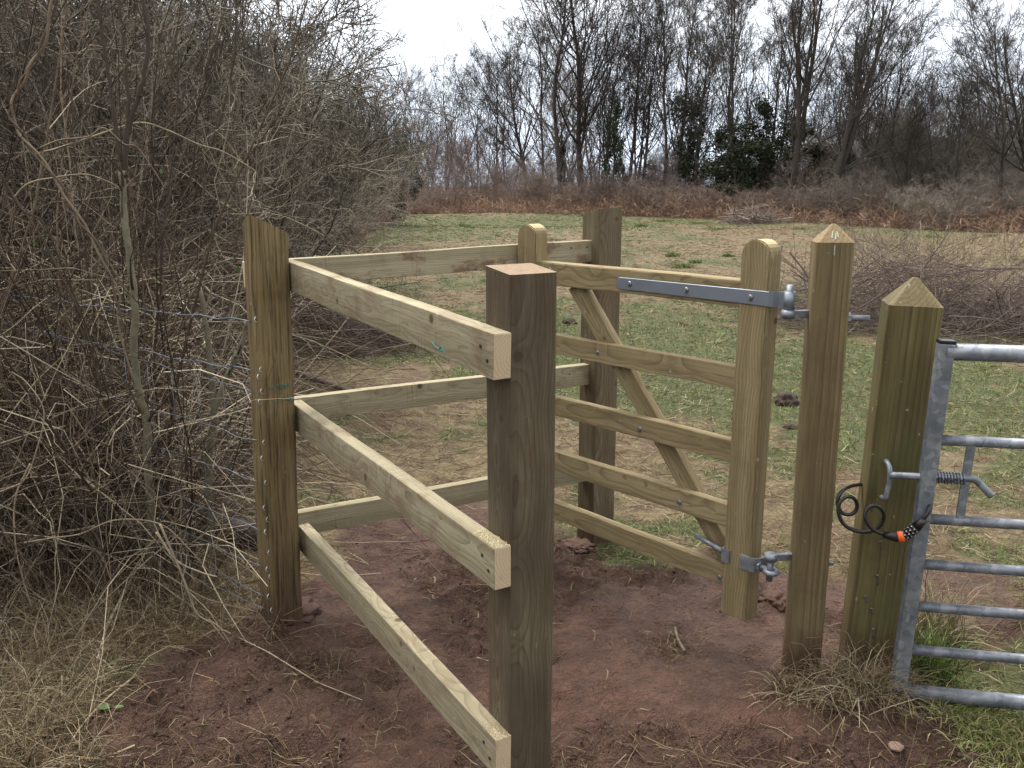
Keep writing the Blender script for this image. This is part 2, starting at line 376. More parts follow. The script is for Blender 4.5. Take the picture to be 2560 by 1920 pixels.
def plank(name, A, B, up, h, t, mat, parent, color=(0, 0, 0), seed=0, bev=0.003, rough=0.0008):
    """A, B: centres of the two end faces"""
    A = Vector(A); B = Vector(B); L = (B - A).length
    o = bm_obj(name, box_bm(L, t, h, bev, 10, rough, seed), mat, parent, frame(A, B - A, up)); o.color = (*color, 1); return o
def post_bm(w1, w2, H, below=0.35, ch=0.008, top=lambda y, z: 0.0, apex=None, dome=None, rings=14, seed=0, rough=0.001, taper=0.0):
    """upright timber along local X (height), cross-section w1 (Y) x w2 (Z)"""
    rng = np.random.default_rng(seed); a, b = w1 / 2, w2 / 2
    sec = [(-a + ch, -b), (a - ch, -b), (a - ch * 0.3, -b + ch * 0.3), (a, -b + ch), (a, b - ch), (a - ch * 0.3, b - ch * 0.3), (a - ch, b), (-a + ch, b),
           (-a + ch * 0.3, b - ch * 0.3), (-a, b - ch), (-a, -b + ch), (-a + ch * 0.3, -b + ch * 0.3)]
    bm = bmesh.new(); prev = None; ph = rng.random(3) * 6
    for i in range(rings + 1):
        x = -below + (H + below) * i / rings; ring = []
        for (y, z) in sec:
            dx = top(y, z) if i == rings else 0.0
            wob = rough * (math.sin(x * 6 + ph[0]) + 0.5 * math.sin(x * 17 + ph[1])) if i < rings else 0
            k = 1.0 + taper * (1 - i / rings)
            ring.append(bm.verts.new((x + dx, y * k + wob + rng.normal() * rough * 0.3, z * k + wob * 0.6 + rng.normal() * rough * 0.3)))
        if prev:
            for j in range(len(sec)): bm.faces.new((prev[j], prev[(j + 1) % len(sec)], ring[(j + 1) % len(sec)], ring[j]))
        else: bm.faces.new(ring[::-1])
        prev = ring
    if apex is not None:
        k = 0.10; inner = [bm.verts.new((H + apex, v.co.y * k, v.co.z * k)) for v in prev]
        for j in range(len(sec)): bm.faces.new((prev[j], prev[(j + 1) % len(sec)], inner[(j + 1) % len(sec)], inner[j]))
        bm.faces.new(inner)
    else: bm.faces.new(prev)
    bmesh.ops.recalc_face_normals(bm, faces=bm.faces[:])
    return bm
def cyl_between(name, A, B, r, mat, parent, sides=16, r2=None, bev=0.0):
    A = Vector(A); B = Vector(B); L = (B - A).length; bm = bmesh.new()
    bmesh.ops.create_cone(bm, cap_ends=True, segments=sides, radius1=r, radius2=r if r2 is None else r2, depth=L)
    if bev: bmesh.ops.bevel(bm, geom=[e for e in bm.edges if abs(e.verts[0].co.z - e.verts[1].co.z) < 1e-6], offset=bev, segments=2, affect='EDGES')
    for v in bm.verts: v.co = Vector((v.co.z + L / 2, v.co.x, v.co.y))
    d = B - A; up = Vector((0, 0, 1)) if abs(d.normalized().z) < 0.9 else Vector((1, 0, 0))
    o = bm_obj(name, bm, mat, parent, frame(A, d, up))
    for p in o.data.polygons: p.use_smooth = len(p.vertices) == 4 and sides > 8
    return o

rng0 = np.random.default_rng(7)
# ------------------------------------------------------------------ value noise for terrain and region masks
def vnoise(x, y, seed=0):
    r = np.random.default_rng(seed); tab = r.random((64, 64))
    xi = np.floor(x).astype(int); yi = np.floor(y).astype(int); fx = x - xi; fy = y - yi
    fx = fx * fx * (3 - 2 * fx); fy = fy * fy * (3 - 2 * fy)
    g = lambda i, j: tab[i % 64, j % 64]
    return (g(xi, yi) * (1 - fx) + g(xi + 1, yi) * fx) * (1 - fy) + (g(xi, yi + 1) * (1 - fx) + g(xi + 1, yi + 1) * fx) * fy
def fbm(x, y, f, seed=0, oct=4):
    s = 0; a = 0.5; t = 0
    for o in range(oct): s = s + a * vnoise(x * f * 2 ** o + 3.1 * o, y * f * 2 ** o + 7.7 * o, seed + o); t += a; a *= 0.55
    return s / t
def poly_sd(x, y, poly):
    """signed distance to polygon, positive inside"""
    p = np.asarray(poly)[:, :2]; d = np.full(x.shape, 1e9); ins = np.zeros(x.shape, bool)
    for i in range(len(p)):
        a = p[i]; b = p[(i + 1) % len(p)]; ab = b - a
        t = np.clip(((x - a[0]) * ab[0] + (y - a[1]) * ab[1]) / (ab @ ab), 0, 1)
        d = np.minimum(d, np.hypot(x - a[0] - t * ab[0], y - a[1] - t * ab[1]))
        c = ((a[1] > y) != (b[1] > y)) & (x < (b[0] - a[0]) * (y - a[1]) / (b[1] - a[1] + 1e-12) + a[0]); ins ^= c
    return np.where(ins, d, -d)
MUD = [G(*q) for q in [(330, 1920), (250, 1790), (430, 1660), (690, 1575), (770, 1420), (830, 1310), (1050, 1240), (1300, 1250), (1560, 1370), (1800, 1390), (2050, 1430), (2300, 1440),
                        (2700, 1470), (2700, 1640), (2420, 1650), (2150, 1690), (2330, 1790), (2480, 1920), (2700, 2500), (300, 2500)]]
sstep = lambda v, a, b: np.clip((v - a) / (b - a), 0, 1) ** 2 * (3 - 2 * np.clip((v - a) / (b - a), 0, 1))
def mud_mask(x, y):
    return sstep(poly_sd(x, y, MUD) + (fbm(x, y, 2.3, 11) - 0.5) * 0.9 + (fbm(x, y, 9, 12) - 0.5) * 0.25, -0.10, 0.14)
def green_mask(x, y):
    g = fbm(x, y, 0.55, 21); g2 = fbm(x, y, 2.6, 22)
    v = g * 0.42 + g2 * 0.40 + fbm(x, y, 7.0, 23) * 0.30
    far = sstep(y, 26, 33) * sstep(y, 44, 38)                      # green strip under the bracken
    mid = sstep(y, 5, 7) * sstep(y, 14, 10) * sstep(x, -1, 0.4) * sstep(x, 5.5, 3.5)
    nearr = sstep(x, 1.2, 1.5) * sstep(y, 3.2, 2.6)
    strawz = sstep(y, 12, 16) * sstep(y, 30, 24)
    pale = sstep(x, 4.5, 7) * sstep(y, 8, 11)
    return np.clip(sstep(v + 0.16 * far * sstep(x, 4, -3) + 0.10 * far + 0.13 * mid + 0.15 * nearr - 0.015 * strawz - 0.08 * pale, 0.52, 0.64), 0, 1)
def hedge_ground_mask(x, y):                       # darker brown ground under the hedge
    e = np.interp(y, [2.2, 2.9, 3.4, 5, 8, 12, 20, 30, 44], [-2.2, -1.35, -1.05, -1.35, -2.0, -3.0, -4.2, -4.6, -5.0]) + (fbm(x, y, 1.5, 45) - 0.5) * 0.8
    return sstep(e - x, -0.05, 0.35)
def churn_mask(x, y): return sstep(fbm(x, y, 1.5, 66) + 0.25 * (fbm(x, y, 7, 67) - 0.5), 0.50, 0.60)
def ground_h(x, y):
    m = mud_mask(x, y) * (0.35 + 0.95 * churn_mask(x, y)); near = sstep(np.hypot(x, y), 14, 6)
    h = (fbm(x, y, 1.1, 31) - 0.5) * 0.07 * near + (fbm(x, y, 5.5, 32, 3) - 0.5) * 0.035 * near
    lump = fbm(x, y, 15, 33, 4) - 0.5
    h = h + lump * (0.060 * m + 0.020) * near
    ft = sstep(fbm(x, y, 6.5, 35, 2), 0.60, 0.72); h = h - ft * 0.022 * m * near      # boot and hoof prints
    mound = G(2235, 1830); h = h + 0.045 * np.exp(-((x - mound[0]) ** 2 + (y - mound[1]) ** 2) / 0.05)
    mound = G(2130, 1720); h = h + 0.035 * np.exp(-((x - mound[0]) ** 2 + (y - mound[1]) ** 2) / 0.03)
    mound = G(690, 1560); h = h + 0.02 * np.exp(-((x - mound[0]) ** 2 + (y - mound[1]) ** 2) / 0.03)
    h = h + (fbm(x, y, 0.12, 34) - 0.5) * 0.5 * sstep(np.hypot(x, y), 12, 30) * sstep(np.hypot(x, y), 200, 60)
    return h
def gz(x, y): return float(ground_h(np.array([x]), np.array([y]))[0])
def on_ground(px, py):
    p = G(px, py); p[2] = gz(p[0], p[1]); return p

# ------------------------------------------------------------------ ground
def ground():
    def axis(lo, hi, fine, outer_lo, outer_hi, growth):
        a = list(np.arange(lo, hi, fine)); s = fine; v = hi
        while v < outer_hi: a.append(v); s *= growth; v += s
        a.append(outer_hi); s = fine; v = lo; b = []
        while v > outer_lo: s *= growth; v -= s; b.append(max(v, outer_lo))
        return np.array(b[::-1] + a)
    xs = axis(-2.3, 2.3, 0.022, -320, 320, 1.12); ys = axis(1.3, 5.0, 0.022, -60, 520, 1.06)
    X, Y = np.meshgrid(xs, ys); Z = ground_h(X.ravel(), Y.ravel())
    V = np.stack([X.ravel(), Y.ravel(), Z], 1); nx, ny = len(xs), len(ys)
    i = np.arange(nx * ny).reshape(ny, nx)
    F = np.stack([i[:-1, :-1], i[:-1, 1:], i[1:, 1:], i[1:, :-1]], -1).reshape(-1, 4)
    me = poly_mesh("ground", V, F, True)
    for nm, fn in (("mud", mud_mask), ("green", green_mask), ("litter", hedge_ground_mask), ("churn", churn_mask)):
        at = me.attributes.new(nm, 'FLOAT', 'POINT'); at.data.foreach_set("value", fn(V[:, 0], V[:, 1]).astype(np.float32))
    m, nt, b = new_mat("ground_soil_and_turf"); n = N(nt)
    tc = n.node("ShaderNodeTexCoord"); p = tc.outputs['Object']
    mud = n.attr("mud"); grn = n.attr("green")
    big = n.noise(p, 1.7, 3); med = n.noise(p, 9, 4, 0.65); fin = n.noise(p, 48, 4, 0.75); gra = n.noise(p, 210, 1, 0.6)
    cm = n.mix(n.smooth(med, 0.35, 0.68), (0.062, 0.029, 0.019), (0.108, 0.054, 0.036))
    chn = n.attr("churn")
    cm = n.mix(n.math('MULTIPLY', n.smooth(fin, 0.46, 0.60), n.math('MULTIPLY_ADD', chn, 0.50, 0.38)), cm, (0.026, 0.0125, 0.0085))
    cm = n.mix(n.math('MULTIPLY', chn, 0.42), cm, (0.042, 0.022, 0.015))
    cm = n.mix(n.math('MULTIPLY', n.smooth(gra, 0.62, 0.72), 0.35), cm, (0.22, 0.15, 0.10))
    streak = n.noise(p, 38, 2, 0.7, 1.5)
    cs = n.mix(n.smooth(med, 0.38, 0.62), (0.085, 0.058, 0.033), (0.175, 0.135, 0.072))
    cs = n.mix(n.math('MULTIPLY', n.smooth(streak, 0.5, 0.68), 0.6), cs, (0.27, 0.225, 0.125))
    cs = n.mix(n.math('MULTIPLY', n.smooth(fin, 0.52, 0.68), 0.6), cs, (0.065, 0.040, 0.026))
    cs = n.mix(n.math('MULTIPLY', n.smooth(big, 0.50, 0.62), 0.55), cs, (0.105, 0.060, 0.038))
    cg = n.mix(n.smooth(fin, 0.35, 0.65), (0.036, 0.050, 0.017), (0.088, 0.098, 0.036))
    cg = n.mix(n.math('MULTIPLY', n.smooth(med, 0.48, 0.66), 0.6), cg, (0.135, 0.112, 0.056))
    lit = n.attr("litter"); cl = n.mix(n.smooth(fin, 0.40, 0.62), (0.040, 0.027, 0.020), (0.105, 0.068, 0.045))  # ground colour turns darker brown under the hedge
    c = n.mix(grn, cs, cg); c = n.mix(lit, c, cl); c = n.mix(mud, c, cm)
    n.link(c, b.inputs['Base Color'])
    wet = n.math('MULTIPLY', n.math('SUBTRACT', 1.0, chn), mud)
    n.put(b.inputs['Roughness'], n.math('MULTIPLY_ADD', wet, -0.36, 0.88)); b.inputs['Specular IOR Level'].default_value = 0.35
    h = n.math('ADD', n.math('MULTIPLY', med, 1.0), n.math('ADD', n.math('MULTIPLY', fin, 0.6), n.math('MULTIPLY', gra, 0.18)))
    n.bump(h, 1.0, 0.045, b)
    o = link("ground", me, m); tag(o, "red brown trodden mud running into rough straw and grass field", kind="structure"); return o
ground()

# ------------------------------------------------------------------ V-shaped enclosure of posts and rails
Z = Vector((0, 0, 1))
PHI = R(31); E1 = Vector((math.cos(PHI), math.sin(PHI), 0)); E2 = Vector((-math.sin(PHI), math.cos(PHI), 0))
VO = Vector((-0.04, 1.758, 0))
def vp(a, b, z): return VO + E1 * a + E2 * b + Z * z
enc = empty("fence_enclosure", vp(0.1, 0.05, 0), "V-shaped enclosure of three timber posts with two sets of three pale rails", "fence")
def vpost(name, a0, a1, b0, b1, H, mat, color, lean=(0, 0), seed=0, **k):
    base = vp((a0 + a1) / 2 + lean[0], (b0 + b1) / 2 + lean[1], 0); topc = vp((a0 + a1) / 2, (b0 + b1) / 2, H)
    x = (topc - base).normalized()
    M = frame(base, x, E2)                      # local z -> E2, local y -> E2 x up = E1
    o = bm_obj(name, post_bm(abs(a1 - a0), abs(b1 - b0), H, seed=seed, **k), mat, enc, M); o.color = (*color, 1)
    return o
ysgn = 1.0 if E2.cross(Z).dot(E1) > 0 else -1.0
near_post = vpost("post", 0.042, 0.159, 0.0, 0.104, 1.418, WOOD_POST, (0.45, 0.05, 0.60), seed=1, ch=0.004, top=lambda y, z: 0.11 * (z + 0.05))
near_post['label'] = "dark square post with sawn top where the rails end"
old_post = vpost("post", -0.128, 0.0, 1.36, 1.468, 1.455, WOOD_OLD, (0.15, 0.1, 0.30), lean=(-0.03, 0.0), seed=2, ch=0.012, rings=18, rough=0.0016, top=lambda y, z: -0.48 * y * ysgn - 0.30 * z)
old_post['label'] = "weathered brown corner post with slanted top and wire staples"
far_post = vpost("post", 1.324, 1.446, 1.423, 1.545, 1.503, WOOD_POST, (0.45, 0.05, 0.05), seed=3, ch=0.007, top=lambda y, z: 0.06 * y * ysgn + (-0.03 if z > 0.05 else 0.0) - 0.08 * max(z, 0))
far_post['label'] = "square post at the end of the field-side rails"
def vrail(p0, p1, h0, t, color, seed, axis):
    a = vp(*p0); b = vp(*p1)
    return plank("rail", a, b, Z, h0, t, WOOD_RAIL, enc, color, seed)
T = 0.042
FR = [((1.205, 1.299), (1.239, 1.345)), ((0.731, 0.826), (0.742, 0.838)), ((0.258, 0.354), (0.272, 0.372))]
frails = []
for i, (n_, f_) in enumerate(FR):
    k = 1.47 / 1.36; zc0 = sum(n_) / 2; zc1 = zc0 + (sum(f_) / 2 - zc0) * k
    r_ = vrail((T / 2, -0.005, zc0), (T / 2, 1.472, zc1), 0.098, T, [(0.40, 0.12, 0.10), (0.50, 0.03, 0.05), (0.25, 0.12, 0.10)][i], 10 + i, 'b')
    frails.append(r_)
    for (bb, dz) in ((0.022, -0.012), (0.05, 0.014)):
        zz = zc0 + dz
        cyl_between("nail", vp(-0.0022, bb, zz), vp(0.01, bb, zz), 0.0042, DARKMETAL, r_, 8)
for i, (zt0, zt1) in enumerate(((1.344, 1.369), (0.847, 0.832), (0.409, 0.389))):
    r_ = vrail((-0.122, 1.494, zt0 - 0.046 - (zt1 - zt0) * 0.14), (1.34, 1.494, zt1 - 0.046), 0.091, T, [(0.85, 0.0, 0.0), (0.55, 0.0, 0.0), (0.12, 0.0, 0.0)][i], 20 + i, 'a')
    for a_ in (-0.05, 0.03):
        cyl_between("nail", vp(1.27 + a_, 1.4725, zt1 - 0.03), vp(1.27 + a_, 1.48, zt1 - 0.03), 0.004, DARKMETAL, r_, 8)
# sawdust left on the lowest near rail's cut end
def crumbs(name, parent, centre, ax, ay, n, seed, mat):
    r = np.random.default_rng(seed); V = []; F = []
    for i in range(n):
        c = Vector(centre) + Vector(ax) * float(r.uniform(-1, 1)) + Vector(ay) * float(r.uniform(-1, 1)); s = float(r.uniform(0.0008, 0.0022)); o = len(V)
        for d in ((-1, -1, 0), (1, -1, 0), (0, 1, 0), (0, 0, 1.2)): V.append(c + Vector(d) * s)
        F += [(o, o + 1, o + 3), (o + 1, o + 2, o + 3), (o + 2, o, o + 3)]
    ob = link(name, poly_mesh(name, np.array(V), np.array(F)), mat, parent); ob['kind'] = 'stuff'; return ob
crumbs("sawdust", frails[2], vp(T / 2, 0.05, 0.3555), E1 * 0.019, E2 * 0.055, 420, 3, SAWDUST)
crumbs("sawdust", frails[1], vp(T / 2, 0.05, 0.828), E1 * 0.019, E2 * 0.055, 160, 4, SAWDUST)
# chalk scribbles: two short lines of illegible writing on the corner post, one dash on the top rail
def strokes(name, parent, lines, r=0.0011):
    sets = []
    for ln in lines:
        P = spline(ln, max(4, 4 * len(ln)))[None]; sets.append((P, np.full(P.shape[:2], r), np.array([0.5])))
    V, F, T_ = join([tubes(P, q, t, 4) for P, q, t in sets]); return link(name, poly_mesh(name, V, F, True, T_), TEAL, parent)
def scrib(row_z, a0, a1, seed):
    r = np.random.default_rng(seed); out = []
    a = a0
    while a < a1:
        w = float(r.uniform(0.008, 0.014)); pts = []
        for j in range(int(r.integers(3, 6))):
            pts.append(tuple(vp(a + w * j / 4 - 0.03 * (1 - row_z / 1.45), 1.3572, row_z + float(r.uniform(-0.010, 0.011)))))
        out.append(pts); a += w * float(r.uniform(0.9, 1.5))
    return out
strokes("chalk_writing", old_post, scrib(0.925, -0.088, -0.014, 3) + scrib(0.878, -0.074, -0.010, 5))['kind'] = 'stuff' 
strokes("chalk_mark", frails[0], [[tuple(vp(-0.0006, b_, z_)) for b_, z_ in ((0.27, 1.232), (0.25, 1.228), (0.235, 1.236), (0.22, 1.222))],
                                  [tuple(vp(-0.0006, b_, z_)) for b_, z_ in ((0.285, 1.238), (0.262, 1.229), (0.226, 1.226))]], 0.0018)

# ------------------------------------------------------------------ wooden gate
GPn = Vector((0.84, 2.62, 0)); GU = Vector((-0.68160, 0.73172, 0)); GN = Vector((-0.73172, -0.68160, 0))
def gp(a, z, off=0.0): return GPn + GU * a + GN * off + Z * z
gate = empty("wooden_gate", gp(0.125, 0.15), "pale pine pedestrian gate with five rails, diagonal brace and round-topped stiles", "gate")
def stile(ac, z0, ztop, w, t, color, seed):
    prof = [(z0, -w / 2), (z0, w / 2)]; zc = ztop - w / 2 * 0.92
    for i in range(8): prof.append((z0 + (zc - z0) * (i + 1) / 8, w / 2)) if i < 7 else None
    for i in range(13):
        th = math.pi * i / 12; prof.append((zc + math.sin(th) * w / 2 * 0.92, math.cos(th) * w / 2))
    for i in range(7): prof.append((zc + (z0 - zc) * (i + 1) / 8, -w / 2))
    bm = bmesh.new(); f = bm.faces.new([bm.verts.new((x, y, -t / 2)) for x, y in prof])
    g = bmesh.ops.extrude_face_region(bm, geom=[f])
    for v in g['geom']:
        if isinstance(v, bmesh.types.BMVert): v.co.z += t
    bmesh.ops.recalc_face_normals(bm, faces=bm.faces[:])
    es = [e for e in bm.edges if len(e.link_faces) == 2 and e.calc_face_angle(0) > 0.9]
    bmesh.ops.bevel(bm, geom=es, offset=0.004, segments=2, affect='EDGES')
    o = bm_obj("stile", bm, WOOD_GATE, gate, frame(gp(ac, 0, -t / 2), Z, GN)); o.color = (*color, 1); return o
hst = stile(0.125, 0.157, 1.432, 0.102, 0.070, (0.0, 0.0, 0.0), 1)
stile(1.150, 0.157, 1.445, 0.104, 0.070, (0.35, 0.05, 0.0), 2)
GR = [(1.215, 1.302), (0.946, 1.022), (0.697, 0.774), (0.467, 0.547), (0.255, 0.328)]
grl = []
for i, (z0, z1) in enumerate(GR):
    t = 0.062 if i == 0 else 0.036; off = -0.004 - t / 2
    grl.append(plank("rail", gp(0.170, (z0 + z1) / 2, off), gp(1.104, (z0 + z1) / 2 + 0.003, off), Z, z1 - z0, t, WOOD_GATE, gate, (0.18 if i in (0, 2) else 0.05, 0.0, 0.0), 40 + i, bev=0.006 if i == 0 else 0.003))
b0 = gp(0.925, 1.225, -0.056); b1 = gp(0.178, 0.332, -0.056)
plank("brace", b0, b1, GN.cross(b1 - b0), 0.072, 0.036, WOOD_GATE, gate, (0.0, 0.15, 0.12), 50)
def bolt(parent, a, z, off, r=0.0095, mat=BOLT):
    o = cyl_between("bolt", gp(a, z, off), gp(a, z, off + 0.004), r, mat, parent, 16, r2=r * 0.85)
    cyl_between("nut", gp(a, z, off + 0.003), gp(a, z, off + 0.010), r * 0.62, mat, parent, 6); return o
for i, (a, z) in ((1, (0.768, 0.985)), (2, (0.556, 0.732)), (3, (0.369, 0.503)), (4, (0.190, 0.280)), (0, (1.02, 1.275))): bolt(grl[i], a, z, -0.0045)
# strap hinge: long plate with pointed tip, joggled back to the barrel
def plate(name, outline, t, off, mat, parent):
    """outline [(a,z)...] on the gate's front"""
    bm = bmesh.new(); f = bm.faces.new([bm.verts.new(gp(a, z, off)) for a, z in outline]); g = bmesh.ops.extrude_face_region(bm, geom=[f])
    for v in g['geom']:
        if isinstance(v, bmesh.types.BMVert): v.co += GN * t
    bmesh.ops.recalc_face_normals(bm, faces=bm.faces[:])
    bmesh.ops.bevel(bm, geom=bm.edges[:], offset=min(0.0012, t * 0.3), segments=1, affect='EDGES'); return bm_obj(name, bm, mat, parent)
strap = plate("strap_hinge", [(0.680, 1.254), (0.668, 1.275), (0.176, 1.276), (0.066, 1.276), (0.066, 1.230), (0.176, 1.231), (0.668, 1.233)], 0.006, 0.0005, STRAP, gate)
def bent(name, pts, z0, z1, t, mat, parent):
    """plate bent along pts [(a,off)...], upright between z0 and z1"""
    V = []; P = [Vector((a, o)) for a, o in pts]
    bm = bmesh.new(); rows = []
    for i, p in enumerate(P):
        d = (P[min(i + 1, len(P) - 1)] - P[max(i - 1, 0)]).normalized(); nn = Vector((-d.y, d.x)) * t / 2
        rows.append([bm.verts.new(gp(p.x + s * nn.x, z, p.y + s * nn.y)) for s, z in ((1, z0), (-1, z0), (-1, z1), (1, z1))])
    for a_, b_ in zip(rows, rows[1:]):
        for j in range(4): bm.faces.new((a_[j], a_[(j + 1) % 4], b_[(j + 1) % 4], b_[j]))
    bm.faces.new(rows[0]); bm.faces.new(rows[-1][::-1]); bmesh.ops.recalc_face_normals(bm, faces=bm.faces[:]); return bm_obj(name, bm, mat, parent)
bent("strap_joggle", [(0.068, 0.0035), (0.055, 0.001), (0.043, -0.012), (0.030, -0.016), (0.012, -0.016)], 1.230, 1.276, 0.006, STRAP, strap)
bent("strap_back", [(0.085, -0.074), (0.060, -0.074), (0.048, -0.052), (0.040, -0.026), (0.028, -0.016)], 1.236, 1.270, 0.005, STRAP, strap)
cyl_between("barrel", gp(0, 1.226), gp(0, 1.282), 0.0165, STRAP, strap, 24)
for a, z in ((0.616, 1.255), (0.373, 1.254), (0.130, 1.252)):
    cyl_between("bolt", gp(a, z, 0.006), gp(a, z, 0.011), 0.011, BOLT, strap, 16, r2=0.008); cyl_between("bolt_end", gp(a, z, 0.010), gp(a, z, 0.016), 0.0055, BOLT, strap, 8)
# lower adjustable fitting
br = bent("bottom_bracket", [(0.110, 0.003), (0.072, 0.003), (0.058, 0.000), (0.046, -0.016), (0.036, -0.042)], 0.345, 0.394, 0.005, GALV, gate)
bent("clamp_plate", [(0.150, 0.003), (0.176, 0.003), (0.184, -0.004), (0.186, -0.030)], 0.346, 0.391, 0.005, GALV, br)
cyl_between("threaded_rod", gp(0.30, 0.398, -0.012), gp(0.17, 0.372, -0.012), 0.0085, GALV, br, 14)
cyl_between("eye_rod", gp(0.045, 0.369, -0.012), gp(0.008, 0.369, -0.004), 0.0085, GALV, br, 14)
cyl_between("lock_nut", gp(0.047, 0.369, -0.012), gp(0.038, 0.369, -0.010), 0.0145, GALV, br, 6)
def torus(name, c, Rr, r, mat, parent, axis=Z, seg=24, sid=10):
    axis = Vector(axis).normalized(); x = axis.orthogonal().normalized(); y = axis.cross(x); V = []; F = []
    for i in range(seg):
        th = 2 * math.pi * i / seg; d = x * math.cos(th) + y * math.sin(th)
        for j in range(sid):
            ph = 2 * math.pi * j / sid; V.append(Vector(c) + d * (Rr + r * math.cos(ph)) + axis * r * math.sin(ph))
            F.append((i * sid + j, ((i + 1) % seg) * sid + j, ((i + 1) % seg) * sid + (j + 1) % sid, i * sid + (j + 1) % sid))
    return link(name, poly_mesh(name, np.array(V), np.array(F), True), mat, parent)
torus("eye", gp(-0.005, 0.369), 0.0175, 0.0095, GALV, br)

# ------------------------------------------------------------------ hinge post with its two hinge pins
HE1 = Vector((0.985, -0.172, 0)).normalized(); HE2 = Vector((0.172, 0.985, 0)).normalized()
HW, HD = 0.109, 0.106
HFL = Vector((0.893, 2.575, 0))
hb = HFL + HE1 * HW / 2 + HE2 * HD / 2 + Vector((0.010, 0, 0)); ht = HFL + HE1 * HW / 2 + HE2 * HD / 2 + Z * 1.432
hp = empty("gate_post", hb, "slim brown hinge post with clipped pyramid top carrying the wooden gate", "post")
pb = bm_obj("post_shaft", post_bm(HW, HD, 1.432, seed=5, ch=0.010, apex=0.052, rings=16), WOOD_HINGE, hp, frame(hb, ht - hb, HE2)); pb.color = (0.15, 0.05, 0.15, 1)
PP = gp(0, 0)
def arm(name, z, dz, z_boss, parent):
    a = Vector(PP) + Z * z; e = HFL + HE1 * 0.01 + HE2 * 0.055 + Z * z
    d = (e - a); o = bm_obj(name, box_bm(d.length, 0.019, dz, 0.003, 0), GALV, parent, frame(a, d, Z))
    cyl_between("boss", a - Z * dz * 0.55, a + Z * dz * 0.55, 0.021, GALV, o, 24, bev=0.002); return o
up = arm("upper_hinge_pin", 1.213, 0.024, 0, hp)
cyl_between("pin", gp(0, 1.21), gp(0, 1.302), 0.0108, GALV, up, 16, bev=0.0015)
ax0 = Vector(PP) + Z * 1.213; axd = (HFL + HE2 * 0.055 + Z * 1.213 - ax0).normalized()
rx = HFL + HE1 * HW + HE2 * 0.045 + Z * 1.205
cyl_between("nut", rx - HE1 * 0.004, rx + HE1 * 0.014, 0.0165, GALV, up, 6)
cyl_between("threaded_end", rx - HE1 * 0.02, rx + HE1 * 0.068, 0.0095, GALV, up, 16)
lo = arm("lower_hinge_pin", 0.418, 0.022, 0, hp)
cyl_between("pin", gp(0, 0.415), gp(0, 0.335), 0.0105, GALV, lo, 16, bev=0.002)
lx = HFL + HE1 * HW + HE2 * 0.05 + Z * 0.405
ob = bm_obj("rod_end", box_bm(0.04, 0.014, 0.010, 0.002, 0), GALV, lo, frame(lx - HE1 * 0.01, HE1, Z))

def hpt(u, z, o_): return tuple(HFL + HE1 * u + Z * z + HE2 * o_)
strokes("chalk_mark", pb, [[hpt(0.045, 1.444, 0.0115), hpt(0.047, 1.455, 0.022), hpt(0.050, 1.464, 0.030)], [hpt(0.055, 1.440, 0.007), hpt(0.057, 1.458, 0.025)], [hpt(0.064, 1.446, 0.0135), hpt(0.060, 1.462, 0.028)], [hpt(0.052, 1.425, -0.0008), hpt(0.053, 1.395, -0.0008)]], 0.0022).data.materials[0] = PALECHALK
# ------------------------------------------------------------------ big gatepost
QE1 = Vector((0.970, -0.242, 0)).normalized(); QE2 = Vector((0.242, 0.970, 0)).normalized(); QW, QD = 0.153, 0.150
qt = Vector(D(2222, 765, 2.56)); qb = Vector(D(2106, 1700, 2.56)); qH = qt.z; qt.z = 0; qb.z = 0
qbase = qb + QE1 * QW / 2 + QE2 * QD / 2; qtop = qt + QE1 * QW / 2 + QE2 * QD / 2 + Z * qH
gpost = empty("gate_post", qbase, "thick greenish gatepost with pointed top beside the metal gate", "post")
o = bm_obj("post_shaft", post_bm(QW, QD, (qtop - qbase).length, seed=6, ch=0.012, apex=0.078, rings=16, rough=0.0014), WOOD_GREEN, gpost, frame(qbase, qtop - qbase, QE2)); o.color = (0.15, 0.1, 0.35, 1)
qax = (qtop - qbase).normalized()
def qp(u, z, off=0.0):                       # point on the post's front face
    k = z / qH; return qb.lerp(qt, k) + QE1 * u + Z * z - QE2 * off
kp = [qp(0.060, 0.842, -0.01), qp(0.058, 0.846, 0.03), qp(0.064, 0.838, 0.055), qp(0.068, 0.815, 0.060), qp(0.064, 0.77, 0.060), qp(0.060, 0.738, 0.058), qp(0.050, 0.730, 0.05)]
kp = [Vector(D(*q)) for q in ((2213, 1152, 2.56), (2218, 1156, 2.50), (2224, 1172, 2.475), (2224, 1200, 2.47), (2218, 1228, 2.47), (2213, 1246, 2.475), (2204, 1243, 2.52))]
link("latch_keeper", wire_mesh("latch_keeper", [tuple(v) for v in kp], 0.0075, K=28, sides=10), GALV, gpost)
for i, (u, z) in enumerate(((0.060, 0.50), (0.062, 0.385), (0.058, 0.27), (0.070, 0.20), (0.035, 0.31))):
    pts = [tuple(qp(u - 0.004, z, -0.004)), tuple(qp(u - 0.003, z + 0.006, 0.006)), tuple(qp(u + 0.004, z + 0.008, 0.007)), tuple(qp(u + 0.006, z - 0.016 - 0.01 * (i % 2), 0.004))]
    link("wire_staple", wire_mesh("wire_staple", pts, 0.0018, K=12, sides=6), BOLT, gpost)

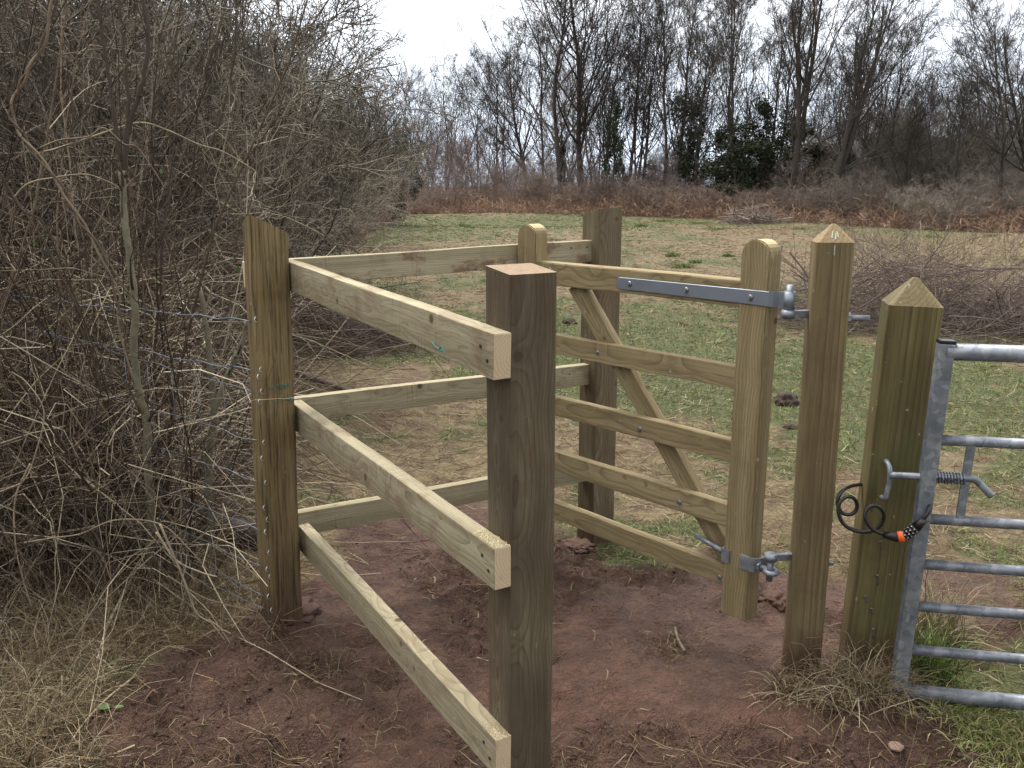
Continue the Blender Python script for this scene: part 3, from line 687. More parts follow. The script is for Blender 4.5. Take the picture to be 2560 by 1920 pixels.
# ------------------------------------------------------------------ galvanised field gate
ME1 = Vector((0.985, -0.172, 0)).normalized()
sb = Vector(D(2240, 1752, 2.425)); st = Vector(D(2365, 858, 2.425))
mg = empty("metal_field_gate", (sb.x, sb.y, 0.0), "galvanised tubular steel field gate with seven horizontal bars", "gate")
so = bm_obj("gate_stile", box_bm((st - sb).length, 0.042, 0.040, 0.003, 0), GALV, mg, frame(sb, st - sb, ME1.cross(Z)))
bm = box_bm(0.010, 0.044, 0.042, 0.002, 0); bm_obj("end_cap", bm, BLACK, so, frame(st, st - sb, ME1.cross(Z)))
MB = [(2368, 879, 0.0245), (2337, 1099, 0.0155), (2321, 1296, 0.0155), (2293, 1409, 0.0155), (2278, 1514, 0.0155), (2262, 1622, 0.0155), (2245, 1727, 0.0235)]
bars = []
for px, py, r in MB:
    zz = D(px, py, 2.425)[2]; k = (zz - sb.z) / (st.z - sb.z); a = sb.lerp(st, k); a.z = zz
    bars.append(cyl_between("bar", a, a + ME1 * 2.4 - Z * 0.004, r, GALV, mg, 24))
far_end = [sb + ME1 * 2.42, st + ME1 * 2.42]
bm_obj("gate_stile", box_bm((far_end[1] - far_end[0]).length, 0.042, 0.04, 0.003, 0), GALV, mg, frame(far_end[0], far_end[1] - far_end[0], ME1.cross(Z)))
u0 = Vector(D(2428, 1112, 2.40)); u1 = Vector(D(2398, 1306, 2.40))
up_ = bm_obj("latch_upright", box_bm((u1 - u0).length, 0.008, 0.024, 0.0015, 0), GALV, mg, frame(u0, u1 - u0, -ME1))
lt = link("latch_bolt", wire_mesh("latch_bolt", [tuple(D(2224, 1188, 2.47)), tuple(D(2300, 1191, 2.435)), tuple(D(2360, 1194, 2.415)), tuple(D(2425, 1197, 2.400)), tuple(D(2440, 1201, 2.395)), tuple(D(2456, 1216, 2.39)), tuple(D(2478, 1240, 2.385))], 0.0105, K=40, sides=14), GALV, mg)
A = Vector(D(2327, 1192, 2.42)); B = Vector(D(2412, 1197, 2.402)); dv = (B - A); xx = dv.normalized(); yy = Z.cross(xx).normalized(); zz_ = xx.cross(yy)
hel = [tuple(A + dv * (i / 180) + (yy * math.cos(i / 180 * 2 * math.pi * 11) + zz_ * math.sin(i / 180 * 2 * math.pi * 11)) * 0.0155) for i in range(181)]
link("spring", wire_mesh("spring", hel, 0.0028, raw=True, sides=6), GALV, lt)

# ------------------------------------------------------------------ combination cable lock
lock = empty("cable_lock", qp(0.03, 0.66, 0.02), "black coiled combination cable lock with orange ring looped round gatepost", "lock")
cp = [(2185, 1205, 2.74), (2150, 1211, 2.64), (2122, 1217, 2.55), (2102, 1232, 2.52), (2094, 1256, 2.51), (2103, 1280, 2.505), (2122, 1287, 2.50), (2139, 1277, 2.50), (2142, 1258, 2.50), (2130, 1243, 2.495), (2112, 1244, 2.49), (2098, 1260, 2.485), (2097, 1285, 2.48), (2108, 1309, 2.475), (2130, 1324, 2.47), (2158, 1330, 2.46), (2185, 1325, 2.455),
      (2204, 1309, 2.45), (2210, 1288, 2.445), (2200, 1269, 2.44), (2181, 1264, 2.44), (2166, 1276, 2.44), (2163, 1296, 2.435), (2175, 1317, 2.432), (2193, 1330, 2.43), (2214, 1337, 2.43)]
cable = [tuple(D(*q)) for q in cp]
link("cable", wire_mesh("cable", cable, 0.0058, K=200, sides=10), BLACK, lock)
link("cable", wire_mesh("cable", [tuple(D(*q)) for q in ((2300, 1303, 2.395), (2316, 1288, 2.39), (2324, 1268, 2.40), (2320, 1250, 2.43), (2308, 1246, 2.47), (2285, 1240, 2.55), (2262, 1232, 2.70))], 0.0058, K=40, sides=10), BLACK, lock)
L0, L1 = Vector(D(2209, 1337, 2.43)), Vector(D(2246, 1343, 2.41)); L2 = Vector(D(2262, 1340, 2.405)); L3 = Vector(D(2290, 1318, 2.398)); L4 = Vector(D(2312, 1298, 2.392))
cyl_between("cable_end", L0, L1, 0.010, BLACK, lock, 18, r2=0.0165, bev=0.001)
cyl_between("orange_ring", L1 - (L1 - L0).normalized() * 0.004, L2, 0.0165, ORANGE, lock, 20, bev=0.003)
dd = (L3 - L2)
for i in range(4):
    a = L2 + dd * (i / 4); b = L2 + dd * ((i + 0.86) / 4); dl = cyl_between("number_dial", a, b, 0.0165, BLACK, lock, 20, bev=0.0012)
    dn = dd.normalized(); t1 = Vector((0, -1, 0)); t1 = (t1 - dn * t1.dot(dn)).normalized(); t2 = dn.cross(t1)
    V = []; F = []
    for j in range(9):
        th = j * 2 * math.pi / 9 + i; rad = t1 * math.cos(th) + t2 * math.sin(th); tg = dn.cross(rad); c = (a + b) / 2 + rad * 0.0168; o_ = len(V)
        V += [c - dn * 0.0022 - tg * 0.0014, c + dn * 0.0022 - tg * 0.0014, c + dn * 0.0022 + tg * 0.0014, c - dn * 0.0022 + tg * 0.0014]; F.append((o_, o_ + 1, o_ + 2, o_ + 3))
    link("digits", poly_mesh("digits", np.array(V), np.array(F)), WHITE, dl)
cyl_between("lock_barrel", L2 + dd * 0.2, L3 + dd * 0.05, 0.013, BLACK, lock, 16)
cyl_between("lock_sleeve", L3, L4, 0.0155, BLACK, lock, 18, r2=0.009, bev=0.001)

# ------------------------------------------------------------------ barbed wire and stock netting
wf = empty("wire_fence", (-0.9, 2.95, 0), "rusty blue barbed wire and stock netting stapled to the weathered corner post", "fence")
FD = Vector((-0.80, 0.60, 0)).normalized(); F0 = vp(-0.135, 1.39, 0)
def strand(z, sag, r, barbs, slope, seed):
    rr = np.random.default_rng(seed); pts = []; st_ = F0 + E1 * (-0.028 * (1 - z / 1.45))
    for i in range(34):
        s = i / 33 * 3.2; zz = z + slope * s - sag * (s * (3.2 - s)) * 0.4 + float(rr.normal()) * 0.004; p = st_ + FD * s; pts.append((p.x + float(rr.normal()) * 0.003, p.y, zz))
    w = link("wire_strand", wire_mesh("wire_strand", pts, r, K=90, sides=6), WIRE, wf)
    if barbs:
        q = spline(pts, 60); sets = []
        for c in q[2::2]:
            for k in range(2):
                d = rr.normal(size=3); d /= np.linalg.norm(d); sets.append(np.stack([c - d * 0.016, c, c + d * 0.016]))
            d = np.array([FD.x, FD.y, 0]) ; sets.append(np.stack([c - d * 0.010, c + [0, 0, 0.003], c + d * 0.010]))
        P = np.array(sets); V, F, T_ = tubes(P, np.full(P.shape[:2], 0.0021), np.full(len(P), 0.5), 4)
        link("barbs", poly_mesh("barbs", V, F, True, T_), WIRE, w)['kind'] = 'stuff' 
    return w
for i, (z, sg, b, sl) in enumerate(((1.155, 0.030, True, -0.01), (0.985, 0.035, True, 0.01), (0.915, 0.0, False, 0.03), (0.735, 0.0, False, 0.02), (0.59, 0.0, False, 0.02), (0.41, 0.0, False, 0.02), (0.27, 0.0, False, 0.02), (0.16, 0.0, False, 0.02), (0.10, 0.0, False, 0.02))):
    strand(z, sg, 0.0024 if b else 0.0017, b, sl, 60 + i)
for i in range(9):
    p = F0 + FD * (0.17 + 0.16 * i) - E1 * 0.012
    link("wire_upright", wire_mesh("wire_upright", [(p.x, p.y, 0.08), (p.x + 0.006, p.y, 0.45), (p.x, p.y, 0.93)], 0.0015, K=8, sides=5), WIRE, wf)
for i, z in enumerate((1.16, 0.99, 0.965, 0.915, 0.88, 0.735, 0.68, 0.59, 0.50, 0.455, 0.41, 0.33, 0.27, 0.24, 0.165, 0.11)):
    a_ = -0.128 - 0.03 * (1 - z / 1.45) + (0.012 if i % 2 else 0.003); c = vp(a_ + 0.004, 1.359, z)
    pts = [tuple(c + Vector((0, 0, 0.009)) - E2 * -0.003), tuple(c + E1 * -0.006 + Z * 0.006 - E2 * 0.004), tuple(c + E1 * -0.008 - E2 * 0.005), tuple(c + E1 * -0.004 - Z * 0.008 - E2 * 0.004), tuple(c + E1 * 0.001 - Z * 0.009 + E2 * 0.003)]
    link("staple", wire_mesh("staple", pts, 0.0017, K=14, sides=6), BRIGHT, wf)

# ================================================================== vegetation
UPV = np.array([0, 0, 1.0])
def shrub_parts(seed, H, stems, spread, n1, n2, n3, twig_r=0.004, rstem=0.022, wig=0.16):
    """multi-stemmed leafless shrub standing at the origin: stems mesh, twigs mesh"""
    g = np.random.default_rng(seed)
    st = g.normal(size=(stems, 3)) * [0.16, 0.16, 0] * spread; st[:, 2] = -0.05
    d = np.stack([g.normal(size=stems) * 0.42 * spread, g.normal(size=stems) * 0.42 * spread, np.ones(stems)], 1)
    L = H * (0.65 + 0.4 * g.random(stems)); P0 = paths(g, st, d, L, 9, wig * 0.6, 0.05)
    r0 = rstem * (0.5 + 0.7 * g.random(stems)); R0 = r0[:, None] + (0.006 - r0)[:, None] * np.linspace(0, 1, 9)[None]; t0 = g.random(stems)
    a = branch_on(g, P0, R0, n1, 0.12, 0.98, (25, 75), 0.45, 7, wig, 0.05, 0.5, twig_r * 1.2, t0)
    b = branch_on(g, a[0], a[1], n2, 0.15, 1.0, (25, 80), 0.45, 5, wig, 0.03, 0.6, twig_r, a[2])
    c = branch_on(g, b[0], b[1], n3, 0.2, 1.0, (25, 85), 0.5, 4, wig * 1.2, 0.02, 0.7, twig_r * 0.75, b[2], minlen=0.12)
    return tube_mesh("stem", [(P0, R0, t0)], 6), tube_mesh("twigs", [a, b, c], 3)
def proto(name, meshes, mats, label, cat, group, names):
    o = empty(name, (0, 0, 0), label, cat, group)
    for me, mt, nm in zip(meshes, mats, names): link(nm, me, mt, o)
    return o
class Kind:
    """first use places the prototype itself, later ones copy it"""
    def __init__(s, protos): s.p = protos; s.used = set()
    def put(s, i, x, y, scale, rz, label=None, group=None, mats=None, z=None, tilt=(0, 0), sxy=None):
        z = gz(x, y) if z is None else z; sx = scale if sxy is None else sxy
        M = Matrix.Translation((x, y, z)) @ Matrix.Rotation(tilt[0], 4, 'X') @ Matrix.Rotation(tilt[1], 4, 'Y') @ Matrix.Rotation(rz, 4, 'Z') @ Matrix.Diagonal((sx, sx, scale, 1))
        if i in s.used: o = copy_tree(s.p[i], M, label, group)
        else:
            o = s.p[i]; s.used.add(i); o.matrix_basis = M
            if label: o['label'] = label
            if group: o['group'] = group
        if mats:
            for ch in o.children:
                for sl in ch.material_slots: sl.link = 'OBJECT'; sl.material = mats
        return o
    def drop_unused(s):
        for i, o in enumerate(s.p):
            if i not in s.used:
                for ch in list(o.children): bpy.data.objects.remove(ch)
                bpy.data.objects.remove(o)

# ------------------------------------------------------------------ scrub hedge on the hedge side
g = np.random.default_rng(100)
HL = "dense leafless thorn shrub in the tall scrub hedge behind the wire fence"; HG = "shrubs of the scrub hedge"
shr = Kind([proto("thorn_shrub", shrub_parts(200 + i, 4.3, 10, 0.9, 170, 1100, 4400, 0.0035), (SHRUB, SHRUB), HL, "shrub", HG, ("stem", "twigs")) for i in range(3)])
def xe(d): return float(np.interp(d, [5, 8, 12, 20, 30, 38, 44], [-2.7, -3.5, -5.0, -6.9, -7.4, -7.0, -7.6]))
def hh(d): return float(np.interp(d, [5, 7, 10, 15, 20, 28, 36, 44], [3.2, 3.8, 4.5, 5.3, 5.4, 4.6, 3.9, 3.6]))
for d, stp in ((6.2, 1.0), (7.6, 1.0), (9.3, 1.1), (11.3, 1.2), (13.6, 1.4), (16.5, 1.6), (20, 1.8), (24, 2.1), (28.5, 2.4), (33, 2.6), (38, 3.2), (44, 4.0)):
    x = xe(d) - 0.1
    while x > -0.66 * d - 1.2 and x > xe(d) - 7.5:
        dd_ = d + g.normal() * 0.4; hgt = hh(d) * (0.82 + 0.34 * g.random()) * (1.0 + 0.05 * (xe(d) - x))
        shr.put(int(g.integers(0, 3)), x + g.normal() * 0.2, dd_, hgt / 4.3, g.random() * 6.28, sxy=max(hgt / 4.3, 0.55 + 0.02 * d))
        x -= stp * (0.8 + 0.4 * g.random())

FL_ = "narrow thorn shrub on the field edge of the scrub hedge"
for d, x, h in ((7.2, -2.25, 3.3), (8.6, -2.55, 3.5), (10.2, -2.85, 3.8), (12, -3.15, 3.9), (14, -3.5, 4.2), (16.5, -3.8, 4.3), (19.5, -4.25, 4.5), (23, -4.75, 4.4), (26.5, -5.0, 4.1), (30, -5.2, 3.9), (13, -4.4, 4.6), (17, -5.0, 4.8), (34, -5.6, 3.8)):
    shr.put(int(g.integers(0, 3)), x, d, h / 4.3, g.random() * 6.28, FL_, HG, sxy=0.50 + 0.012 * d)
for i in range(11):                                   # unseen shrubs added behind the camera to shade the timber's near faces
    shr.put(i % 3, -8 + 1.6 * i + g.normal() * 0.3, -3.4 - abs(g.normal()) * 0.8, 1.0 + 0.2 * g.random(), g.random() * 6.28, "leafless thorn shrub added out of view behind the camera for shade", "shrubs added behind the camera for shade", sxy=0.9)
# olive broom-like bush closing the hedge at the field end
def leaf_cloud(seed, H, W, n, size, mesh_name="foliage", lumps=26, squash=1.0):
    g = np.random.default_rng(seed); c = np.stack([g.normal(size=lumps) * W * 0.26, g.normal(size=lumps) * W * 0.26, H * (0.10 + 0.80 * g.random(lumps) ** 0.9)], 1)
    k = 1.0 - 0.75 * (c[:, 2] / H) ** 1.6; c[:, :2] *= k[:, None]; rad = W * (0.05 + 0.11 * g.random(lumps))
    i = g.integers(0, lumps, n); d = nrm(g.normal(size=(n, 3))) * (g.random((n, 1)) ** 0.45); p = c[i] + d * rad[i][:, None] * [1, 1, 1.25]
    p = p[p[:, 2] > 0.02]; n = len(p)
    a = nrm(g.normal(size=(n, 3)) + [0, 0, -0.2]); b = nrm(np.cross(a, g.normal(size=(n, 3)))); s = size * (0.5 + g.random((n, 1)))
    V = np.stack([p - a * s, p - b * s * 0.45, p + a * s, p + b * s * 0.45], 1).reshape(-1, 3)
    t = np.clip(g.normal(size=n) * 0.22 + 0.45, 0, 1)
    return poly_mesh(mesh_name, V, np.arange(n * 4).reshape(-1, 4), False, np.repeat(t, 4))

# ------------------------------------------------------------------ bramble and dead-stem tangle (uncountable)
def tangle(seed, n, region, zmax, Lr, rr, tint_mu, grow_frac=0.45, K=6):
    """region(g,n)->x,y; stems grow from the ground or hang in the mass"""
    g = np.random.default_rng(seed); x, y = region(g, n); z0 = ground_h(x, y)
    up = g.random(n) < grow_frac; zt = zmax(x, y) if callable(zmax) else np.full(n, zmax)
    z = np.where(up, z0 - 0.02, z0 + zt * g.random(n) ** 1.25)
    th = g.random(n) * 2 * np.pi; el = np.where(up, np.radians(50 + 35 * g.random(n)), np.radians(g.normal(size=n) * 32))
    d = np.stack([np.cos(th) * np.cos(el), np.sin(th) * np.cos(el), np.sin(el)], 1)
    L = (Lr[0] + (Lr[1] - Lr[0]) * g.random(n) ** 1.7) * np.where(up, 1.25, 1.0)
    L = np.minimum(L, 0.35 + zt * 1.25)
    P = paths(g, np.stack([x, y, z], 1), d, L, K, 0.27, 0.0, 0.42)
    gzz = ground_h(P[..., 0].ravel(), P[..., 1].ravel()).reshape(P.shape[:2]); P[..., 2] = np.maximum(P[..., 2], gzz + 0.006)
    r = rr[0] + (rr[1] - rr[0]) * g.random(n) ** 2.2; RR = r[:, None] * np.linspace(1, 0.45, K)[None]
    t = np.where(g.random(n) < 0.36 * (tint_mu + 0.5), 0.80, 0.24) + g.normal(size=n) * 0.12; t = np.clip(t, 0, 1); return P, RR, t
def left_region(dlo, dhi, lo=0.25, pw=1.0):
    def f(g, n):
        d = dlo + (dhi - dlo) * g.random(n) ** pw; xr = -lo * d - 0.12 - 0.30 * fbm(d * 3, d, 1.0, 77) - np.maximum(0, d - 6.5) * 0.10; xl = -0.64 * d - 0.4
        return xr + (xl - xr) * g.random(n) ** 0.95, d
    return f
def hz_(x, y): return np.interp(y, [2.6, 3.2, 4, 6, 9], [0.25, 0.75, 1.25, 1.6, 1.7]) * (0.6 + 0.6 * fbm(x, y, 1.3, 55))
sets = [tangle(301, 4900, left_region(3.15, 5.0, 0.31), hz_, (0.35, 1.6), (0.0012, 0.0042), 0.50),
        tangle(302, 4600, left_region(4.6, 7.5), hz_, (0.4, 1.7), (0.0016, 0.0046), 0.47),
        tangle(303, 2700, left_region(7.0, 12.0), hz_, (0.5, 1.8), (0.0025, 0.0065), 0.45),
        tangle(304, 2200, left_region(11.0, 34.0, 0.15), lambda x, y: np.full(len(x), 1.3), (0.6, 1.9), (0.006, 0.014), 0.35)]
gu = np.random.default_rng(314); nu = 260; du = 3.3 + 4.5 * gu.random(nu) ** 1.3; xu = -0.36 * du - 0.1 - gu.random(nu) * 0.33 * du
Pu = paths(gu, np.stack([xu, du, np.zeros(nu)], 1), np.stack([0.04 - np.abs(gu.normal(size=nu)) * 0.20, gu.normal(size=nu) * 0.20, np.ones(nu)], 1), 1.3 + 2.0 * gu.random(nu), 9, 0.13, 0.02)
Ru = (0.0035 + 0.006 * gu.random(nu) ** 2)[:, None] * np.linspace(1, 0.35, 9)[None]; tu = np.clip(0.22 + 0.16 * gu.normal(size=nu), 0, 1)
bu = branch_on(gu, Pu, Ru, 2200, 0.15, 1.0, (25, 70), 0.28, 6, 0.2, 0.03, 0.5, 0.0013, tu); cu = branch_on(gu, bu[0], bu[1], 3600, 0.2, 1.0, (30, 80), 0.45, 4, 0.2, 0.0, 0.6, 0.0011, bu[2])
sets += [(Pu, Ru, tu), bu, cu]
tag(link("bramble_thicket", tube_mesh("bramble_thicket", sets), CANE), "tangle of dead bramble canes and stems filling the foot of the scrub hedge", "brambles", kind="stuff")
# leaves still green on the brambles
g = np.random.default_rng(333); n = 420; d_ = 3.6 + 9 * g.random(n) ** 1.5; x_ = -0.26 * d_ - 0.2 - g.random(n) * 0.38 * d_; z_ = 0.15 + 1.7 * g.random(n)
p = np.stack([x_, d_, z_], 1); a = nrm(g.normal(size=(n, 3))); b = nrm(np.cross(a, g.normal(size=(n, 3)))); s = 0.006 + 0.012 * g.random((n, 1))
V = np.stack([p - a * s, p - b * s * 0.6, p + a * s, p + b * s * 0.6], 1).reshape(-1, 3)
tag(link("bramble_leaves", poly_mesh("bramble_leaves", V, np.arange(n * 4).reshape(-1, 4), False, np.repeat(g.random(n), 4)), BRIGHTLEAF), "scattered small green leaves left on the bramble canes", "leaves", kind="stuff")
n = 5200; c_ = np.array([[-4.3, 9.5, 1.5], [-3.6, 8.2, 1.2], [-5.0, 11.5, 2.3], [-3.2, 7.6, 0.9], [-5.3, 13, 1.6], [-4.6, 10.5, 1.0]]); i_ = g.integers(0, 6, n)
p = c_[i_] + g.normal(size=(n, 3)) * [0.42, 0.42, 0.36]; a = nrm(g.normal(size=(n, 3))); b = nrm(np.cross(a, g.normal(size=(n, 3)))); s = 0.016 + 0.026 * g.random((n, 1))
V = np.stack([p - a * s, p - b * s * 0.5, p + a * s, p + b * s * 0.5], 1).reshape(-1, 3)
tag(link("ivy", poly_mesh("ivy", V, np.arange(n * 4).reshape(-1, 4), False, np.repeat(g.random(n), 4)), LEAF), "dark ivy patches deep inside the scrub hedge", "ivy", kind="stuff")

# ------------------------------------------------------------------ individual stems standing clear of the tangle
def stem_thing(name, label, cat, branches, mat, group=None, sides=8, twigs=0, seed=0):
    """branches: list of (points, r0, r1, tint); first is the main stem"""
    b0 = branches[0][0][0]; o = empty(name, b0, label, cat, group)
    for i, (pts, r0, r1, tn) in enumerate(branches):
        P = spline(pts, max(10, 5 * len(pts))); P += np.random.default_rng(seed + i).normal(size=P.shape) * min(r0, 0.004) * 0.5
        link("stem" if i == 0 else "branch", wire_mesh(name, P, r0, r1, raw=True, sides=sides, tint=tn), mat, o)
    if twigs:
        gg = np.random.default_rng(seed); PP_ = np.array([spline(pts, 20) for pts, *_ in branches]); RR_ = np.array([np.linspace(r0, r1, 20) for _, r0, r1, _ in branches])
        a = branch_on(gg, PP_, RR_, twigs, 0.35, 1.0, (25, 70), 0.22, 6, 0.2, 0.05, 0.45, 0.0014, np.full(len(branches), 0.3)); b = branch_on(gg, a[0], a[1], twigs * 3, 0.3, 1.0, (30, 80), 0.4, 4, 0.2, 0.02, 0.6, 0.001, a[2])
        link("twigs", tube_mesh("twigs", [a, b]), CANE, o)['kind'] = 'stuff' 
    return o
def pd(d, *pts): return [tuple(D(x, y, d if len(q) == 0 else q[0])) for x, y, *q in pts]
base = on_ground(374, 1462); dS = base[1]
stem_thing("sapling", "grey green forked sapling with two upright dark stems behind the wire fence", "sapling", [
    ([tuple(base)] + pd(dS, (378, 1372), (378, 1250), (369, 1156), (365, 1048), (347, 975), (335, 867), (336, 758), (324, 650), (316, 588), (309, 500), (308, 425)), 0.0185, 0.012, 0.95),
    (pd(dS, (308, 440), (315, 370), (325, 307), (350, 230), (362, 181), (371, 90), (357, 0), (340, -120)), 0.0115, 0.006, 0.05),
    (pd(dS, (309, 430), (298, 370), (289, 316), (280, 240), (267, 158), (255, 80), (246, 0), (235, -120)), 0.0095, 0.005, 0.08),
    (pd(dS, (308, 400), (318, 330), (322, 250), (316, 180), (308, 120), (304, 60), (298, 0), (285, -100)), 0.008, 0.004, 0.1),
    (pd(dS, (335, 760), (322, 740), (300, 700), (275, 660), (250, 600)), 0.006, 0.003, 0.7)], SAPBARK, twigs=26, seed=5)
def twist(pts, r, ph, K=90, amp=0.0075, turns=7):
    P = spline(pts, K); t = np.linspace(0, 1, K) * turns * 2 * np.pi + ph
    P[:, 0] += np.cos(t) * amp; P[:, 1] += np.sin(t) * amp; return P
vine = pd(3.15, (146, -60), (136, 0), (112, 95), (88, 150), (60, 195), (40, 240), (27, 285), (50, 330), (90, 384), (149, 461), (194, 542), (240, 610), (289, 723), (300, 800), (330, 960))
vo_ = empty("twisted_vine", vine[-1], "pair of pale twisted climbing stems hanging from the hedge", "vine")
for k in range(2): link("stem", wire_mesh("twisted_vine", twist(vine, 0, k * math.pi), 0.0055 - 0.0015 * k, 0.0035, raw=True, sides=7, tint=0.60 - 0.2 * k), CANE, vo_)
base = on_ground(524, 1400)
stem_thing("sapling", "short olive trunked sapling wrapped in ivy stems near the corner post", "sapling", [
    ([tuple(base)] + pd(base[1], (523, 1330), (521, 1229), (524, 1130), (535, 1030), (530, 960), (520, 860), (500, 720)), 0.020, 0.010, 0.75),
    (pd(base[1], (535, 1030), (560, 960), (600, 870), (618, 800)), 0.012, 0.010, 0.9)], SAPBARK, twigs=18, seed=9)
ARC = [
    ("pale arching cane looping over the hedge front", [(90, 384), (140, 372), (230, 342), (307, 316), (362, 307), (430, 330), (497, 361), (560, 380), (642, 429)], 3.5, 0.0055, 0.85),
    ("pale cane sweeping low across the hedge towards the sapling", [(30, 500), (70, 460), (130, 445), (210, 436), (260, 450), (300, 470)], 3.3, 0.0055, 0.8),
    ("long thin cane arching from the vine to the sapling fork", [(100, 370), (150, 350), (220, 342), (260, 320), (310, 360), (345, 370), (400, 450), (410, 470)], 3.2, 0.0045, 0.7),
    ("dark straight stem leaning across the hedge foot", [(0, 430), (50, 520), (110, 560), (160, 680), (210, 800), (262, 960), (320, 1180)], 3.25, 0.005, 0.15),
    ("dark stem leaning from the sapling down to the post", [(320, 420), (360, 480), (400, 560), (430, 640), (455, 760), (470, 900)], 3.2, 0.0045, 0.12),
    ("pale loose cane drooping in front of the netting", [(0, 1230), (60, 1200), (90, 1130), (110, 1030), (70, 960), (30, 930)], 2.95, 0.004, 0.92),
    ("pale loose cane trailing down to the dry grass", [(75, 1160), (40, 1240), (36, 1330), (50, 1420), (80, 1520)], 2.8, 0.004, 0.9),
    ("thin pale cane bowed across the hedge bottom", [(60, 1357), (130, 1345), (200, 1335), (290, 1300), (400, 1310), (470, 1370), (540, 1450)], 2.95, 0.0042, 0.85),
    ("pale stem fanning out over the mud beside the corner post", [(390, 1330), (440, 1400), (500, 1430), (543, 1442)], 2.85, 0.0055, 0.95),
    ("long pale stem drooping from the hedge onto the mud", [(400, 1310), (460, 1450), (490, 1530), (530, 1560), (562, 1600)], 2.75, 0.0048, 0.93),
    ("thin stem reaching from the sapling foot towards the corner post", [(420, 1440), (500, 1490), (560, 1510), (645, 1530)], 2.8, 0.004, 0.7)]
for lab, pts, d, r, tn in ARC:
    r *= 0.8; tn *= 0.82; P = pd(d, *pts); o = link("bramble_cane", wire_mesh("bramble_cane", P, r, r * 0.5, K=40, sides=6, tint=tn), CANE); tag(o, lab, "cane", "single canes standing out of the hedge")

# ------------------------------------------------------------------ trees
def tree_parts(seed, H, kind):
    g = np.random.default_rng(seed)
    if kind == 'oak':   n0, fork, spread, n1, n2, n3, n4, tr = 1, 0.55, 1.0, 30, 250, 1500, 3700, 0.19
    elif kind == 'slim': n0, fork, spread, n1, n2, n3, n4, tr = 1, 0.8, 0.55, 30, 210, 1100, 3000, 0.11
    elif kind == 'fork': n0, fork, spread, n1, n2, n3, n4, tr = 3, 0.7, 0.6, 44, 260, 1300, 3000, 0.15
    else:               n0, fork, spread, n1, n2, n3, n4, tr = 5, 0.7, 0.9, 60, 300, 1300, 2900, 0.085
    st = g.normal(size=(n0, 3)) * 0.12 * (n0 > 1); st[:, 2] = -0.2
    d = np.stack([g.normal(size=n0) * 0.22 * (n0 > 1), g.normal(size=n0) * 0.22 * (n0 > 1), np.ones(n0)], 1)
    P0 = paths(g, st, d, H * (0.8 + 0.2 * g.random(n0)), 12, 0.06, 0.05); R0 = np.linspace(1, 0.10, 12)[None] ** 0.9 * tr * (0.75 + 0.35 * g.random((n0, 1)))
    t0 = np.full(n0, 0.35)
    ang = (22, 52) if kind in ('slim', 'fork') else (32, 62)
    a = branch_on(g, P0, R0, n1, 0.22, 0.97, ang, 0.50 * (0.7 + 0.4 * spread), 10, 0.12, 0.11, 0.45, 0.012, t0)
    b = branch_on(g, a[0], a[1], n2, 0.2, 1.0, (25, 60), 0.42, 7, 0.09, 0.06, 0.5, 0.008, a[2])
    c = branch_on(g, b[0], b[1], n3, 0.2, 1.0, (22, 58), 0.52, 5, 0.10, 0.04, 0.6, 0.0055, b[2])
    e = branch_on(g, c[0], c[1], n4, 0.25, 1.0, (20, 60), 0.62, 4, 0.11, 0.03, 0.7, 0.0036, c[2], minlen=0.35)
    V, F, T_ = join([tubes(P0, R0, t0, 8), tubes(a[0], a[1], a[2], 5)])
    return poly_mesh("trunk", V, F, True, T_), tube_mesh("crown", [b, c, e])
TG = "bare trees along the far side of the field"
TL = {'oak': "broad bare tree with spreading dark limbs beyond the dead bracken", 'slim': "slender upright bare tree in the row beyond the dead bracken",
      'fork': "tall bare tree forking into several dark stems beyond the bracken", 'round': "lower many-stemmed bare tree with rounded twiggy crown beyond the bracken"}
order = ['oak', 'oak', 'slim', 'slim', 'fork', 'round']
trk = Kind([proto("bare_tree", tree_parts(500 + i, 12.0, k), (BARK, BARK), TL[k], "tree", TG, ("trunk", "crown")) for i, k in enumerate(order)])
def ye(x): return float(np.interp(x, [-14, -6, 4.4, 10.4, 17.7, 30, 60], [50, 48.5, 43, 37, 31, 24, 16]))
def far_at(px, extra):
    k = (px - 1280) / FPX / 1.026; y = 45.0
    for _ in range(30): y = 0.5 * y + 0.5 * (ye(k * y) + extra)
    return k * y, y
def htop(px, ytop, y): return D(px, ytop, y)[2]
g = np.random.default_rng(71)
